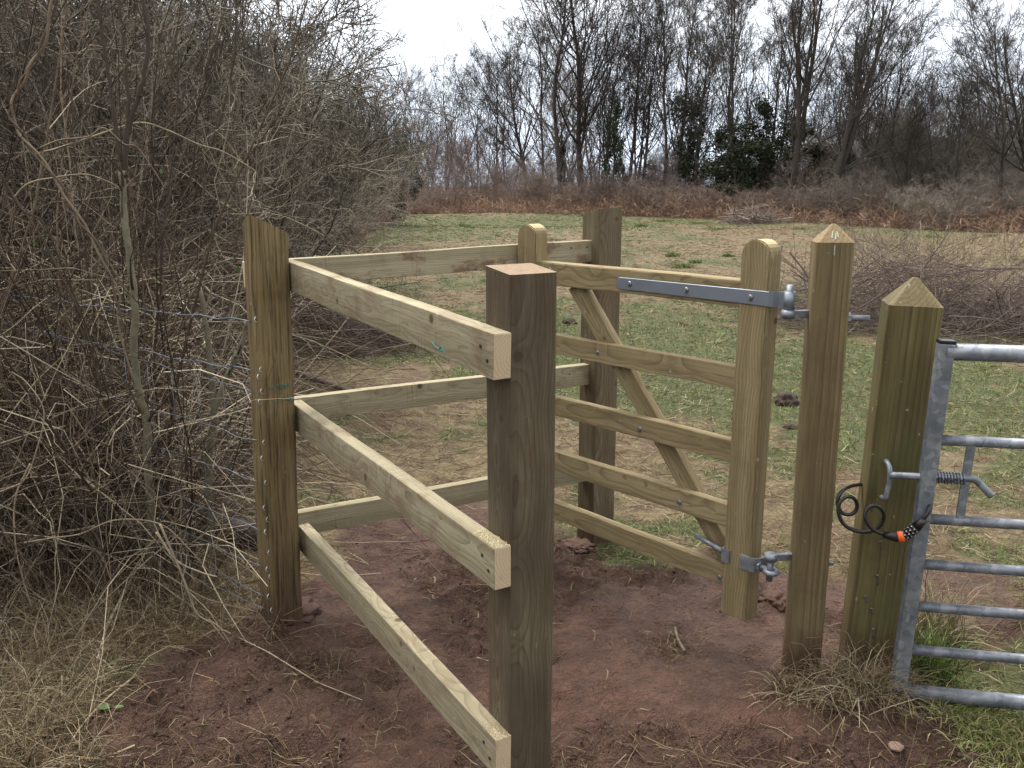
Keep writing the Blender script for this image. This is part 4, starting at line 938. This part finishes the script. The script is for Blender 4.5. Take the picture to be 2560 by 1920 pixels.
TREES = [(1230, 11, 130, 2, 0), (1355, 12, 20, 4, 0.02), (1505, 7, 0, 3, 0.03), (1585, 16, 40, 6, 0), (1725, 17, 60, 7, 0), (1940, 14, 0, 4, 0), (2110, 6, 40, 4, 0.10), (2180, 14, 110, 7, 0), (2255, 5, 150, 3, 0.05), (2330, 14, 210, 6, 0), (2400, 4, 190, 4, -0.04), (2480, 9, 110, 7, 0), (1060, 12, 200, 6, 0),
         (1010, 18, 150, 6, 0), (1115, 15, 105, 7, 0), (1195, 20, 190, 6, 0), (940, 22, 260, 7, 0), (1320, 9, 60, 0, 0), (1404, 5, -130, 1, -0.03), (1455, 8, -170, 0, 0.05), (1262, 16, 150, 6, 0), (1560, 9, -60, 2, 0.02),
         (1610, 12, -40, 3, 0), (1655, 7, -90, 4, -0.02), (1700, 13, -60, 2, 0.0), (1745, 7, -20, 3, 0.03), (1800, 10, -90, 4, 0.0), (1850, 6, -60, 2, -0.05), (1905, 11, -50, 3, 0.04), (1968, 4, -210, 5, 0.02), (2062, 3, -120, 5, 0.22),
         (2150, 9, 60, 6, 0), (2215, 7, 30, 2, 0.08), (2290, 12, 170, 7, 0), (2360, 7, 190, 6, 0.0), (2440, 12, 150, 7, 0), (2515, 4, 10, 1, -0.10), (2600, 6, 0, 0, -0.1), (2090, 14, 120, 3, 0), (1500, 16, 60, 7, 0), (1400, 22, 120, 6, 0), (1860, 20, 80, 6, 0), (2020, 18, 100, 7, 0)]
for px, ex, yt, k, lean in TREES:
    x, y = far_at(px, ex); H = htop(px, yt, y); k = (0, 1, 2, 3, 2, 4, 5, 5)[k]; o = trk.put(k, x, y, H / 12.4, g.random() * 6.28, tilt=(0, lean))
    if px == 1404: o['label'] = "broad bare tree with ivy-covered trunk standing proud of the tree row"
    if px == 2515: o['label'] = "broad bare tree with heavy low limbs above the pale uncut grass"
    if px == 1968: o['label'] = "tallest dark forked tree rising beside the widest evergreen bush"
    if px == 2062: o['label'] = "leaning pair of dark stems spreading away from the ivy-covered trees"
trk.drop_unused()
# one stout trunk close by in the hedge
x, y = -5.05, 8.6
near_trunk = Kind([proto("hedge_tree", tree_parts(777, 9.0, 'slim'), (BARK, BARK), "stout mossy trunk rising inside the scrub hedge above the twisted vine", "tree", None, ("trunk", "crown"))])
near_trunk.put(0, x, y, 0.95, 1.0)

# understorey: purple-brown young scrub behind the bracken
UG = "young scrub along the far side of the field"; UL = "purplish brown young scrub bush between bracken and bare trees"
g = np.random.default_rng(72)
for px in range(1030, 2720, 52):
    for ex, yt0 in ((2.5, 440), (7.0, 395)) + (((11.0, 350),) if px % 104 < 52 else ((15.0, 300),)) + (((9.0, 270), (13.0, 240)) if px > 2060 else ()):
        x, y = far_at(px + g.normal() * 14, ex + g.normal() * 1.0); H = max(1.6, htop(px, yt0 + g.normal() * (28 if yt0 > 300 else 55), y))
        grey = px > 2050
        shr.put(int(g.integers(0, 3)), x, y, H / 4.3, g.random() * 6.28, (UL if not grey else "greyish twiggy scrub bush below the bare trees near the cut brush"), UG, PURPLE if not grey else GREYSCRUB, sxy=max(0.75, 0.72 * H / 4.3))
shr.drop_unused()
# evergreens and ivy towers
EV = Kind([proto("holly_bush", (leaf_cloud(900 + i, 5.5, 3.4, 6500, 0.075, lumps=44), tube_mesh("stem", [(paths(np.random.default_rng(i), np.zeros((3, 3)), np.array([[0.1, 0, 1], [-0.1, 0.1, 1], [0, -0.1, 1.0]]), np.array([4.5, 4.0, 3.6]), 7, 0.05, 0.02), np.linspace(0.07, 0.02, 7)[None].repeat(3, 0), np.full(3, 0.3))], 6)),
          (LEAF, BARK), "dark evergreen bush", "bush", "evergreen bushes among the bare trees", ("foliage", "stem")) for i in range(3)])
for k, (px, ex, yt, wx, lab) in enumerate(((1530, 6, 235, 0.55, "narrow dark ivy-clad tree between the bare tree stems"), (1725, 8, 200, 0.85, "tall dark green evergreen with ragged top below the slender bare trees"), (1800, 6, 300, 1.1, None),
        (1905, 7, 225, 1.10, "widest dark evergreen bush beside the forked tree"), (1975, 9, 275, 1.1, None), (2040, 7, 350, 1.1, None), (1640, 9, 400, 0.8, None), (1850, 4, 330, 1.1, None), (2180, 9, 420, 0.9, None), (1240, 12, 430, 0.8, None), (1405, 6, 330, 0.22, "ivy column wrapping the trunk of the broad bare tree"))):
    x, y = far_at(px, ex); H = htop(px, yt, y); EV.put(k % 3, x, y, H / 5.6, k * 1.7, lab or "low dark evergreen bush in the shade of the bare trees", sxy=wx)
# olive bush ending the hedge
ob_ = Kind([proto("broom_bush", (leaf_cloud(950, 4.2, 4.4, 9000, 0.05), shrub_parts(951, 4.4, 12, 1.2, 140, 600, 1700, 0.008)[1]), (LEAF, SHRUB), "dark olive bush closing the scrub hedge where the green turf begins", "bush", None, ("foliage", "twigs"))])
x, y = -4.35, 33.0; ob_.put(0, x, y, 0.86, 0.5, sxy=0.62)

# bracken bank (uncountable)
g = np.random.default_rng(73); n = 9000
x = -8 + 44 * g.random(n); back = g.random(n) ** 1.2 * 5.5; y = np.interp(x, [-14, -6, 4.4, 10.4, 17.7, 30, 60], [50, 48.5, 43, 37, 31, 24, 16]) + back - 0.6 + (fbm(x, x * 0, 0.8, 91) - 0.5) * 2.2
L = (0.55 + 0.75 * g.random(n)) * (0.7 + 0.5 * fbm(x, y, 0.35, 92)) * np.clip(0.55 + back * 0.35, 0.5, 1.35)
d = np.stack([g.normal(size=n) * 0.45, g.normal(size=n) * 0.45, np.ones(n)], 1)
P = paths(g, np.stack([x, y, ground_h(x, y) - 0.02], 1), d, L, 4, 0.25, 0.0, 0.35)
t = np.clip(0.45 + 0.25 * g.normal(size=n) + 0.10 * (fbm(x, y, 0.3, 93) - 0.5), 0, 1)
s1 = tubes(P, (0.007 + 0.009 * g.random(n))[:, None] * np.linspace(1, 0.5, 4)[None], t, 3)
m = 19000; pi = g.integers(0, n, m); k = g.integers(1, 4, m); S = P[pi, k]; dd2 = nrm(g.normal(size=(m, 3)) + [0, 0, 0.1]); Q = paths(g, S, dd2, 0.15 + 0.35 * g.random(m), 3, 0.2, 0, 0.4)
s2 = ribbons(Q, (0.010 + 0.022 * g.random(m))[:, None] * np.array([1, 0.8, 0.2])[None], np.clip(t[pi] + 0.1, 0, 1), g)
V, F, T_ = join([s1, s2]); tag(link("bracken", poly_mesh("bracken", V, F, False, T_), BRACKEN), "bank of rust brown dead bracken along the far side of the field", "bracken", kind="stuff")
# loose bracken under the hedge, this side
def under(g, n):
    d = 6.0 + 30 * g.random(n) ** 1.4; xr = np.interp(d, [5, 8, 12, 20, 30, 38, 44], [-1.3, -2.0, -3.0, -4.3, -4.6, -4.4, -4.8]); return xr - 1.8 * g.random(n), d
P, RR, t = tangle(305, 2600, under, 0.55, (0.35, 0.9), (0.003, 0.006), 0.55, 0.7, 5)
tag(link("hedge_bracken", tube_mesh("hedge_bracken", [(P, RR * (0.6 + P[:, :, 1] * 0.06), t)]), BRACKEN), "rusty dead bracken stems along the foot of the scrub hedge", "bracken", kind="stuff")

# ------------------------------------------------------------------ heaps of cut branches
def heap(name, label, cx, cy, rx, ry, h, nb, nt, L, r, seed, mat, group=None, tint=0.5, flat=0.25):
    g = np.random.default_rng(seed); z = gz(cx, cy); o = empty(name, (cx, cy, z), label, "brush pile", group)
    def boughs(n, L, r, K):
        th = g.random(n) * 6.28; q = g.random(n) ** 0.6; x = cx + np.cos(th) * rx * q; y = cy + np.sin(th) * ry * q
        zz = ground_h(x, y) + 0.02 + h * (1 - q ** 1.5) * g.random(n)
        a = g.random(n) * 6.28; d = np.stack([np.cos(a), np.sin(a) * 0.6, g.normal(size=n) * flat + 0.08], 1); d = nrm(d); Ls = L * (0.5 + 0.7 * g.random(n))
        P = paths(g, np.stack([x, y, zz], 1) - d * Ls[:, None] * 0.45, d, Ls, K, 0.10, 0.01); gr = ground_h(P[..., 0].ravel(), P[..., 1].ravel()).reshape(P.shape[:2]); P[..., 2] = np.maximum(P[..., 2], gr + 0.01)
        rr = r * (0.5 + 0.8 * g.random(n)); return P, rr[:, None] * np.linspace(1, 0.35, K)[None], np.clip(tint + 0.25 * g.normal(size=n), 0, 1)
    B = boughs(nb, L, r, 8)
    for i in range(nb): link("branch", tube_mesh("branch", [(B[0][i:i + 1], B[1][i:i + 1], B[2][i:i + 1])], 5), mat, o)
    T1 = boughs(nt // 4, L * 0.7, r * 0.4, 6); T2 = branch_on(g, B[0], B[1], nt // 4, 0.2, 1, (25, 70), 0.4, 6, 0.12, 0.03, 0.5, r * 0.14, B[2]); T3 = branch_on(g, T2[0], T2[1], nt // 2, 0.2, 1, (25, 75), 0.5, 4, 0.14, 0.02, 0.6, r * 0.11, T2[2])
    tw = link("twigs", tube_mesh("twigs", [T1, T2, T3]), mat, o); tw['kind'] = 'stuff'; return o
c1 = G(2230, 880); heap("brush_pile", "sprawling heap of cut thorn branches behind the two gateposts", 4.7, 10.2, 1.7, 1.3, 0.80, 44, 3400, 2.2, 0.011, 41, BRASH, tint=0.55, flat=0.38)
heap("brush_pile", "outer part of the cut thorn branches lying beyond the metal gate", 6.3, 9.3, 1.3, 1.0, 0.66, 26, 2300, 2.0, 0.011, 44, BRASH, tint=0.5, flat=0.38)
heap("brush_pile", "low dark heap of cut twigs behind the near rails at the hedge foot", -1.75, 8.7, 1.0, 0.7, 0.50, 30, 2100, 1.4, 0.008, 42, BRASH, tint=0.40, flat=0.12)
cf = on_ground(1880, 560); heap("brush_pile", "small distant pile of pale sticks in front of the bracken", cf[0], cf[1], 1.1, 0.5, 0.55, 30, 420, 2.2, 0.030, 43, BRASH, tint=0.95, flat=0.10)

# ------------------------------------------------------------------ things lying about
def lying(name, label, pts, r0, r1, mat, tint, cat, lift=0.0, group=None, sides=7):
    P = []
    for q in pts:
        p = on_ground(*q[:2]); p[2] += lift + r0 * 0.7 + (q[2] if len(q) > 2 else 0); P.append(tuple(p))
    return tag(link(name, wire_mesh(name, P, r0, r1, K=24, sides=sides, tint=tint), mat), label, cat, group)
lying("fallen_branch", "thick brown fallen branch lying in the litter behind the corner post", [(560, 905), (640, 920), (720, 935), (800, 960), (880, 990)], 0.033, 0.024, BRASH, 0.55, "branch")
lying("stick", "pale forked stick lying on dry grass at the edge of mud", [(345, 1435, 0.03), (318, 1490, 0.03), (296, 1530, 0.02), (268, 1580, 0.01), (250, 1625), (240, 1650)], 0.0065, 0.004, CANE, 0.98, "stick")
lying("straw_stalk", "long straight pale straw stalk lying on the mud below the dry grass", [(338, 1708), (270, 1775), (205, 1835), (160, 1893)], 0.0032, 0.002, STRAW, 0.95, "stalk")
lying("straw_stalk", "short pale straw stalk lying beside the long one", [(338, 1870), (280, 1890), (222, 1908)], 0.0035, 0.002, STRAW, 0.9, "stalk")
lying("stick", "thin brown twig lying on bare mud between dry grass and the lowest near rail", [(498, 1665), (480, 1690), (472, 1720), (465, 1758)], 0.0035, 0.002, CANE, 0.45, "stick")
lying("stick", "reddish stick standing out of the mud between near post and gate", [(1688, 1570), (1694, 1600), (1712, 1626)], 0.006, 0.005, CANE, 0.6, "stick")
lying("stick", "small curled root on the mud inside the enclosure", [(1075, 1440), (1088, 1455), (1082, 1480), (1095, 1490)], 0.003, 0.002, STRAW, 0.7, "stick")
def lump(name, label, px, py, rx, rz, mat, seed, cat, group=None, amp=0.35, fine=4):
    p = on_ground(px, py); bm = bmesh.new(); bmesh.ops.create_icosphere(bm, subdivisions=fine, radius=1.0); r = np.random.default_rng(seed)
    co = np.array([v.co for v in bm.verts]); nz = fbm(co[:, 0] * 1.3 + 5 + seed, co[:, 1] * 1.3 + co[:, 2] * 0.9 + 9, 2.2, seed, 4) - 0.5
    for v, q, f in zip(bm.verts, co, nz):
        k = 1 + amp * 2 * f + float(r.normal()) * amp * 0.07; v.co = Vector((q[0] * rx * k, q[1] * rx * k, q[2] * rz * k))
    return tag(bm_obj(name, bm, mat, None, Matrix.Translation((p[0], p[1], p[2])), True), label, cat, group)
lump("molehill", "dark molehill in the turf between gate stile and hinge post", 1963, 1012, 0.095, 0.085, MOLE, 3, "molehill", None, 0.4)
lump("molehill", "small crumbled molehill just below the dark molehill", 1980, 1066, 0.05, 0.03, MOLE, 4, "molehill", None, 0.5)
lump("molehill", "small dark molehill seen between near post and brace", 1425, 808, 0.085, 0.06, MOLE, 5, "molehill", None, 0.5)
lump("stone", "pale flat stone sunk in the mud below the gatepost", 2235, 1897, 0.022, 0.010, STONE, 6, "stone", None, 0.15)
lump("soil_clod", "dark clod of soil on the mud below the hinge fitting", 1935, 1512, 0.055, 0.03, SOIL, 8, "clod", None, 0.6)
lump("soil_clod", "dark heap of dug soil at the foot of the far post", 1450, 1368, 0.07, 0.018, SOIL, 9, "clod", None, 0.5)
lump("soil_clod", "dug soil heaped round the foot of the weathered corner post", 712, 1556, 0.11, 0.02, SOIL, 10, "clod", None, 0.5)
# dark pipe half hidden behind the netting
A_ = Vector(D(545, 1245, 3.75)); B_ = Vector(D(672, 1262, 3.62)); A_.z = B_.z = gz(A_.x, A_.y) + 0.055
cy = cyl_between("drain_pipe", A_ + (A_ - B_) * 0.6, B_ + (B_ - A_) * 0.25, 0.062, CLAY, None, 28); tag(cy, "dark earthy drain pipe lying half hidden behind the wire netting", "pipe")
# bramble leaf on the mud
lf = on_ground(262, 1796); g = np.random.default_rng(5); lo_ = empty("bramble_leaf", lf, "torn green bramble leaf lying on the mud beside the dry grass", "leaf")
def leaf_mesh(L, W, rot, dx, dy):
    bm = bmesh.new(); pts = []
    for i in range(15):
        t = i / 14; w = math.sin(math.pi * t ** 0.8) * W * (1 + 0.16 * (-1) ** i); pts.append((t * L, w))
    ring = [(x, y, 0.006 * math.sin(x / L * 3) + 0.12 * abs(y)) for x, y in pts] + [(x, -y, 0.006 * math.sin(x / L * 3) + 0.12 * abs(y)) for x, y in pts[-2:0:-1]]
    mid_ = [bm.verts.new((t / 14 * L, 0, 0.0)) for t in range(15)]; upv = [bm.verts.new((x, y + 1e-4, 0.10 * abs(y))) for x, y in pts]; dnv = [bm.verts.new((x, -y - 1e-4, 0.10 * abs(y))) for x, y in pts]
    for i in range(14):
        bm.faces.new((mid_[i], mid_[i + 1], upv[i + 1], upv[i])); bm.faces.new((mid_[i + 1], mid_[i], dnv[i], dnv[i + 1]))
    return bm
for nm, L, W, rot, dx, dy in (("leaflet", 0.050, 0.016, 2.9, 0.02, 0), ("leaflet", 0.030, 0.010, 0.2, 0.03, 0.003)):
    bm_obj(nm, leaf_mesh(L, W, rot, dx, dy), BRIGHTLEAF, lo_, Matrix.Translation((lf[0] + dx, lf[1] + dy, lf[2] + 0.008)) @ Matrix.Rotation(rot, 4, 'Z'))

# ------------------------------------------------------------------ grass, straw and litter
def blades(g, x, y, h, lean, w, tint, K=3, droop=0.6, zoff=-0.005):
    n = len(x); th = g.random(n) * 6.28
    d = np.stack([np.cos(th) * lean, np.sin(th) * lean, np.ones(n)], 1)
    P = paths(g, np.stack([x, y, ground_h(x, y) + zoff], 1), d, h, K, 0.15, 0.0, droop)
    gr = ground_h(P[..., 0].ravel(), P[..., 1].ravel()).reshape(P.shape[:2]); P[..., 2] = np.maximum(P[..., 2], gr - 0.004)
    return ribbons(P, w[:, None] * np.linspace(1, 0.25, K)[None], tint, g)
def tuft(name, label, px, py, n, rad, h, mat, tint, group, seed, lean=0.7, w=0.004, asp=1.0, droop=0.7):
    g = np.random.default_rng(seed); c = on_ground(px, py); o = []
    x = c[0] + g.normal(size=n) * rad * 0.45; y = c[1] + g.normal(size=n) * rad * 0.45 * asp
    s = blades(g, x, y, h * (0.45 + 0.75 * g.random(n)), np.abs(g.normal(size=n)) * lean, w * (0.6 + 0.7 * g.random(n)), np.clip(tint + 0.22 * g.normal(size=n), 0, 1), 5, droop)
    V, F, T_ = s; V = V - c; o_ = tag(link(name, poly_mesh(name, V, F, False, T_), mat, None, Matrix.Translation(c)), label, "grass", group)
    if lean > 2: o_["kind"] = "stuff"
    return o_
g = np.random.default_rng(81)
def in_view(n, y0, y1, pw):
    y = y0 + (y1 - y0) * g.random(n) ** pw; x = (g.random(n) * 2 - 1) * (0.64 * y + 0.3); return x, y
S_green, S_straw = [], []
x, y = in_view(150000, 2.1, 44, 2.0); x2, y2 = in_view(90000, 3.2, 13, 1.4); x = np.concatenate([x, x2]); y = np.concatenate([y, y2]); mud = mud_mask(x, y); gr = green_mask(x, y); u = g.random(len(x)); hed = x < np.interp(y, [3, 5, 8, 12, 20, 30, 44], [-1.1, -1.4, -2.0, -3.4, -4.9, -5.1, -5.3])
k = (u < gr * (1 - mud * 0.98)) & ~hed; xx_, yy_ = x[k], y[k]; nn = len(xx_)
S_green.append(blades(g, xx_, yy_, (0.020 + 0.040 * g.random(nn)) * (1 + yy_ * 0.02), np.abs(g.normal(size=nn)) * 1.5, 0.0016 + 0.0005 * yy_, np.clip(0.55 + 0.28 * g.normal(size=nn), 0, 1), 3, 0.6))
x, y = in_view(115000, 2.1, 44, 2.0); mud = mud_mask(x, y); gr = green_mask(x, y); u = g.random(len(x)); clump = sstep(fbm(x, y, 3.2, 61), 0.42, 0.62)
k = u < (1 - gr * 0.25) * np.clip(1 - mud, 0.0, 1) * (0.35 + 0.65 * clump) + mud * 0.12 * churn_mask(x, y); xx_, yy_ = x[k], y[k]; nn = len(xx_)
th = g.random(nn) * 6.28; d = np.stack([np.cos(th), np.sin(th), g.normal(size=nn) * 0.22 + 0.06], 1); L = (0.03 + 0.11 * g.random(nn) ** 2) * (1 + 0.05 * yy_)
P = paths(g, np.stack([xx_, yy_, ground_h(xx_, yy_) + 0.004 + 0.018 * g.random(nn) * (1 - mud[k])], 1), d, L, 3, 0.25, 0.0, 0.25); gg_ = ground_h(P[..., 0].ravel(), P[..., 1].ravel()).reshape(P.shape[:2]); P[..., 2] = np.maximum(P[..., 2], gg_ + 0.002)
S_straw.append(ribbons(P, (0.0016 + 0.00038 * yy_)[:, None] * np.array([1, 0.9, 0.5])[None], np.clip(0.48 + 0.26 * g.normal(size=nn) - 0.25 * mud[k], 0, 1), g))
# rough dry grass at the hedge foot beside the mud
n = 3400; t_ = g.random(n); px = -150 + 620 * g.random(n) ** 1.1; py = 1330 + 620 * g.random(n)
Q = np.array([G(a, b) for a, b in zip(px, py)]); keep = (mud_mask(Q[:, 0], Q[:, 1]) < 0.5); Q = Q[keep]; nn = len(Q)
S_straw.append(blades(g, Q[:, 0], Q[:, 1], 0.10 + 0.25 * g.random(nn), np.abs(g.normal(size=nn)) * 1.3, 0.0014 + 0.0020 * g.random(nn), np.clip(0.55 + 0.34 * g.normal(size=nn), 0, 1), 5, 0.55))
n = 2500; Q = np.array([G(a, b) for a, b in zip(80 + 640 * g.random(n), 1380 + 240 * g.random(n))]); S_straw.append(blades(g, Q[:, 0], Q[:, 1], 0.06 + 0.18 * g.random(n), np.abs(g.normal(size=n)) * 2.4, 0.0015 + 0.0018 * g.random(n), np.clip(0.5 + 0.25 * g.normal(size=n), 0, 1), 4, 0.4))
# crumbs of soil and dark roots on the mud
n = 15000; x, y = in_view(n, 1.7, 4.6, 1.3); k = (mud_mask(x, y) * (0.08 + 0.92 * churn_mask(x, y)) > g.random(n)); x, y = x[k], y[k]; nn = len(x)
r_ = 0.0015 + 0.0065 * g.random(nn) ** 5; c = np.stack([x, y, ground_h(x, y) + r_ * 0.3], 1); oct_ = np.array([[1, 0, 0], [0, 1, 0], [-1, 0, 0], [0, -1, 0], [0, 0, 0.9], [0, 0, -0.9]])
V = (c[:, None] + oct_[None] * r_[:, None, None] * (0.6 + 0.8 * g.random((nn, 6, 1)))).reshape(-1, 3); tri = np.array([[0, 1, 4], [1, 2, 4], [2, 3, 4], [3, 0, 4], [1, 0, 5], [2, 1, 5], [3, 2, 5], [0, 3, 5]])
F = (np.arange(nn)[:, None, None] * 6 + tri[None]).reshape(-1, 3)
tag(link("soil_crumbs", poly_mesh("soil_crumbs", V, F), SOIL), "crumbs of dug red soil scattered over the trodden mud", "soil", kind="stuff")
n = 15000; x, y = in_view(n, 1.7, 4.6, 1.2); k = mud_mask(x, y) * (0.12 + 0.88 * churn_mask(x, y)) > g.random(n); x, y = x[k], y[k]; nn = len(x)
th = g.random(nn) * 6.28; P = paths(g, np.stack([x, y, ground_h(x, y) + 0.003], 1), np.stack([np.cos(th), np.sin(th), 0.15 * g.normal(size=nn) + 0.1], 1), 0.015 + 0.07 * g.random(nn) ** 2, 4, 0.35, 0, 0.2)
gg_ = ground_h(P[..., 0].ravel(), P[..., 1].ravel()).reshape(P.shape[:2]); P[..., 2] = np.maximum(P[..., 2], gg_ + 0.0015)
S_straw.append(ribbons(P, (0.0012 + 0.0018 * g.random(nn))[:, None] * np.array([1, 1, 0.8, 0.3])[None], np.clip(0.22 + 0.30 * g.normal(size=nn), 0, 1), g))
# pale uncut grass far on the field's sunny side
n = 16000; x = 6 + 20 * g.random(n); y = 10.5 + 17 * g.random(n); k = (sstep(fbm(x, y, 0.4, 63), 0.36, 0.55) > g.random(n)) & (x < 0.66 * y + 1) & (x > 0.36 * y) & (y < np.interp(x, [4, 10.4, 17.7, 30], [43, 36, 30, 22])); x, y = x[k], y[k]; nn = len(x)
S_straw.append(blades(g, x, y, 0.14 + 0.26 * g.random(nn), np.abs(g.normal(size=nn)) * 0.5, 0.010 + 0.012 * g.random(nn), np.clip(0.82 + 0.16 * g.normal(size=nn), 0, 1), 3, 0.4))
V, F, T_ = join(S_green); tag(link("grass", poly_mesh("grass", V, F, False, T_), GRASS), "short green turf growing in patches across the field", "grass", kind="stuff")
V, F, T_ = join(S_straw); tag(link("dry_grass", poly_mesh("dry_grass", V, F, False, T_), STRAW), "dead straw and dry grass strewn over field and mud", "dry grass", kind="stuff")
# tufts one can pick out
tuft("grass_tuft", "big clump of dry bent grass round the foot of the two gateposts", 2130, 1760, 900, 0.17, 0.20, STRAW, 0.62, None, 1, 1.3, 0.0030, 0.6)
tuft("grass_tuft", "dry grass clump at the foot of the metal gate stile", 2225, 1735, 320, 0.09, 0.15, STRAW, 0.55, None, 2, 1.2, 0.0028)
tuft("grass_tuft", "dry grass clump against the slim hinge post's foot", 1960, 1740, 260, 0.09, 0.11, STRAW, 0.5, None, 12, 1.6, 0.0028)
tuft("grass_tuft", "dark green grass tuft behind the lowest bars of the metal gate", 2315, 1690, 420, 0.08, 0.21, GRASS, 0.35, None, 3, 0.45, 0.0040, 1.0, 0.35)
tuft("grass_tuft", "pale dead grass tuft behind the metal gate stile", 2330, 1590, 380, 0.10, 0.26, STRAW, 0.85, None, 4, 0.5, 0.0035, 1.0, 0.4)
tuft("grass_tuft", "green grass patch under the bottom bar of the metal gate", 2430, 1800, 1100, 0.22, 0.065, GRASS, 0.75, None, 5, 1.2, 0.0032)
tuft("grass_tuft", "green and straw grass patch at the mud's edge below the metal gate", 2520, 1890, 1000, 0.22, 0.07, GRASS, 0.80, None, 6, 1.3, 0.0034)
tuft("grass_tuft", "dry scuffed grass on the mud below the wooden gate", 1690, 1600, 420, 0.20, 0.08, STRAW, 0.45, None, 7, 2.4, 0.0022)
tuft("grass_tuft", "dry scuffed grass beside the low rail on the mud", 800, 1680, 420, 0.22, 0.09, STRAW, 0.35, None, 8, 2.6, 0.0022)
tuft("grass_tuft", "dry roots and grass on the mud under the lowest near rail", 960, 1800, 320, 0.18, 0.08, STRAW, 0.3, None, 9, 2.6, 0.0022)
FT = "bright green grass tufts dotted over the field"
for i, (px, py, r, h) in enumerate(((1600, 570, 0.30, 0.22), (1682, 640, 0.25, 0.14), (1705, 668, 0.3, 0.12), (1160, 566, 0.35, 0.2), (1790, 578, 0.6, 0.12), (1745, 560, 0.5, 0.16), (1660, 556, 0.6, 0.14), (1540, 556, 0.5, 0.14), (1210, 560, 0.5, 0.10), (2330, 590, 0.5, 0.12), (1460, 548, 0.6, 0.12),
        (1740, 655, 0.2, 0.10), (1820, 640, 0.2, 0.10), (2000, 575, 0.5, 0.12), (2480, 585, 0.5, 0.12))):
    tuft("grass_tuft", "bright green grass tuft standing alone in the strawy field", px, py, 220, r * 0.7, h, GRASS, 0.42, FT, 30 + i, 0.5, 0.020, 0.8)
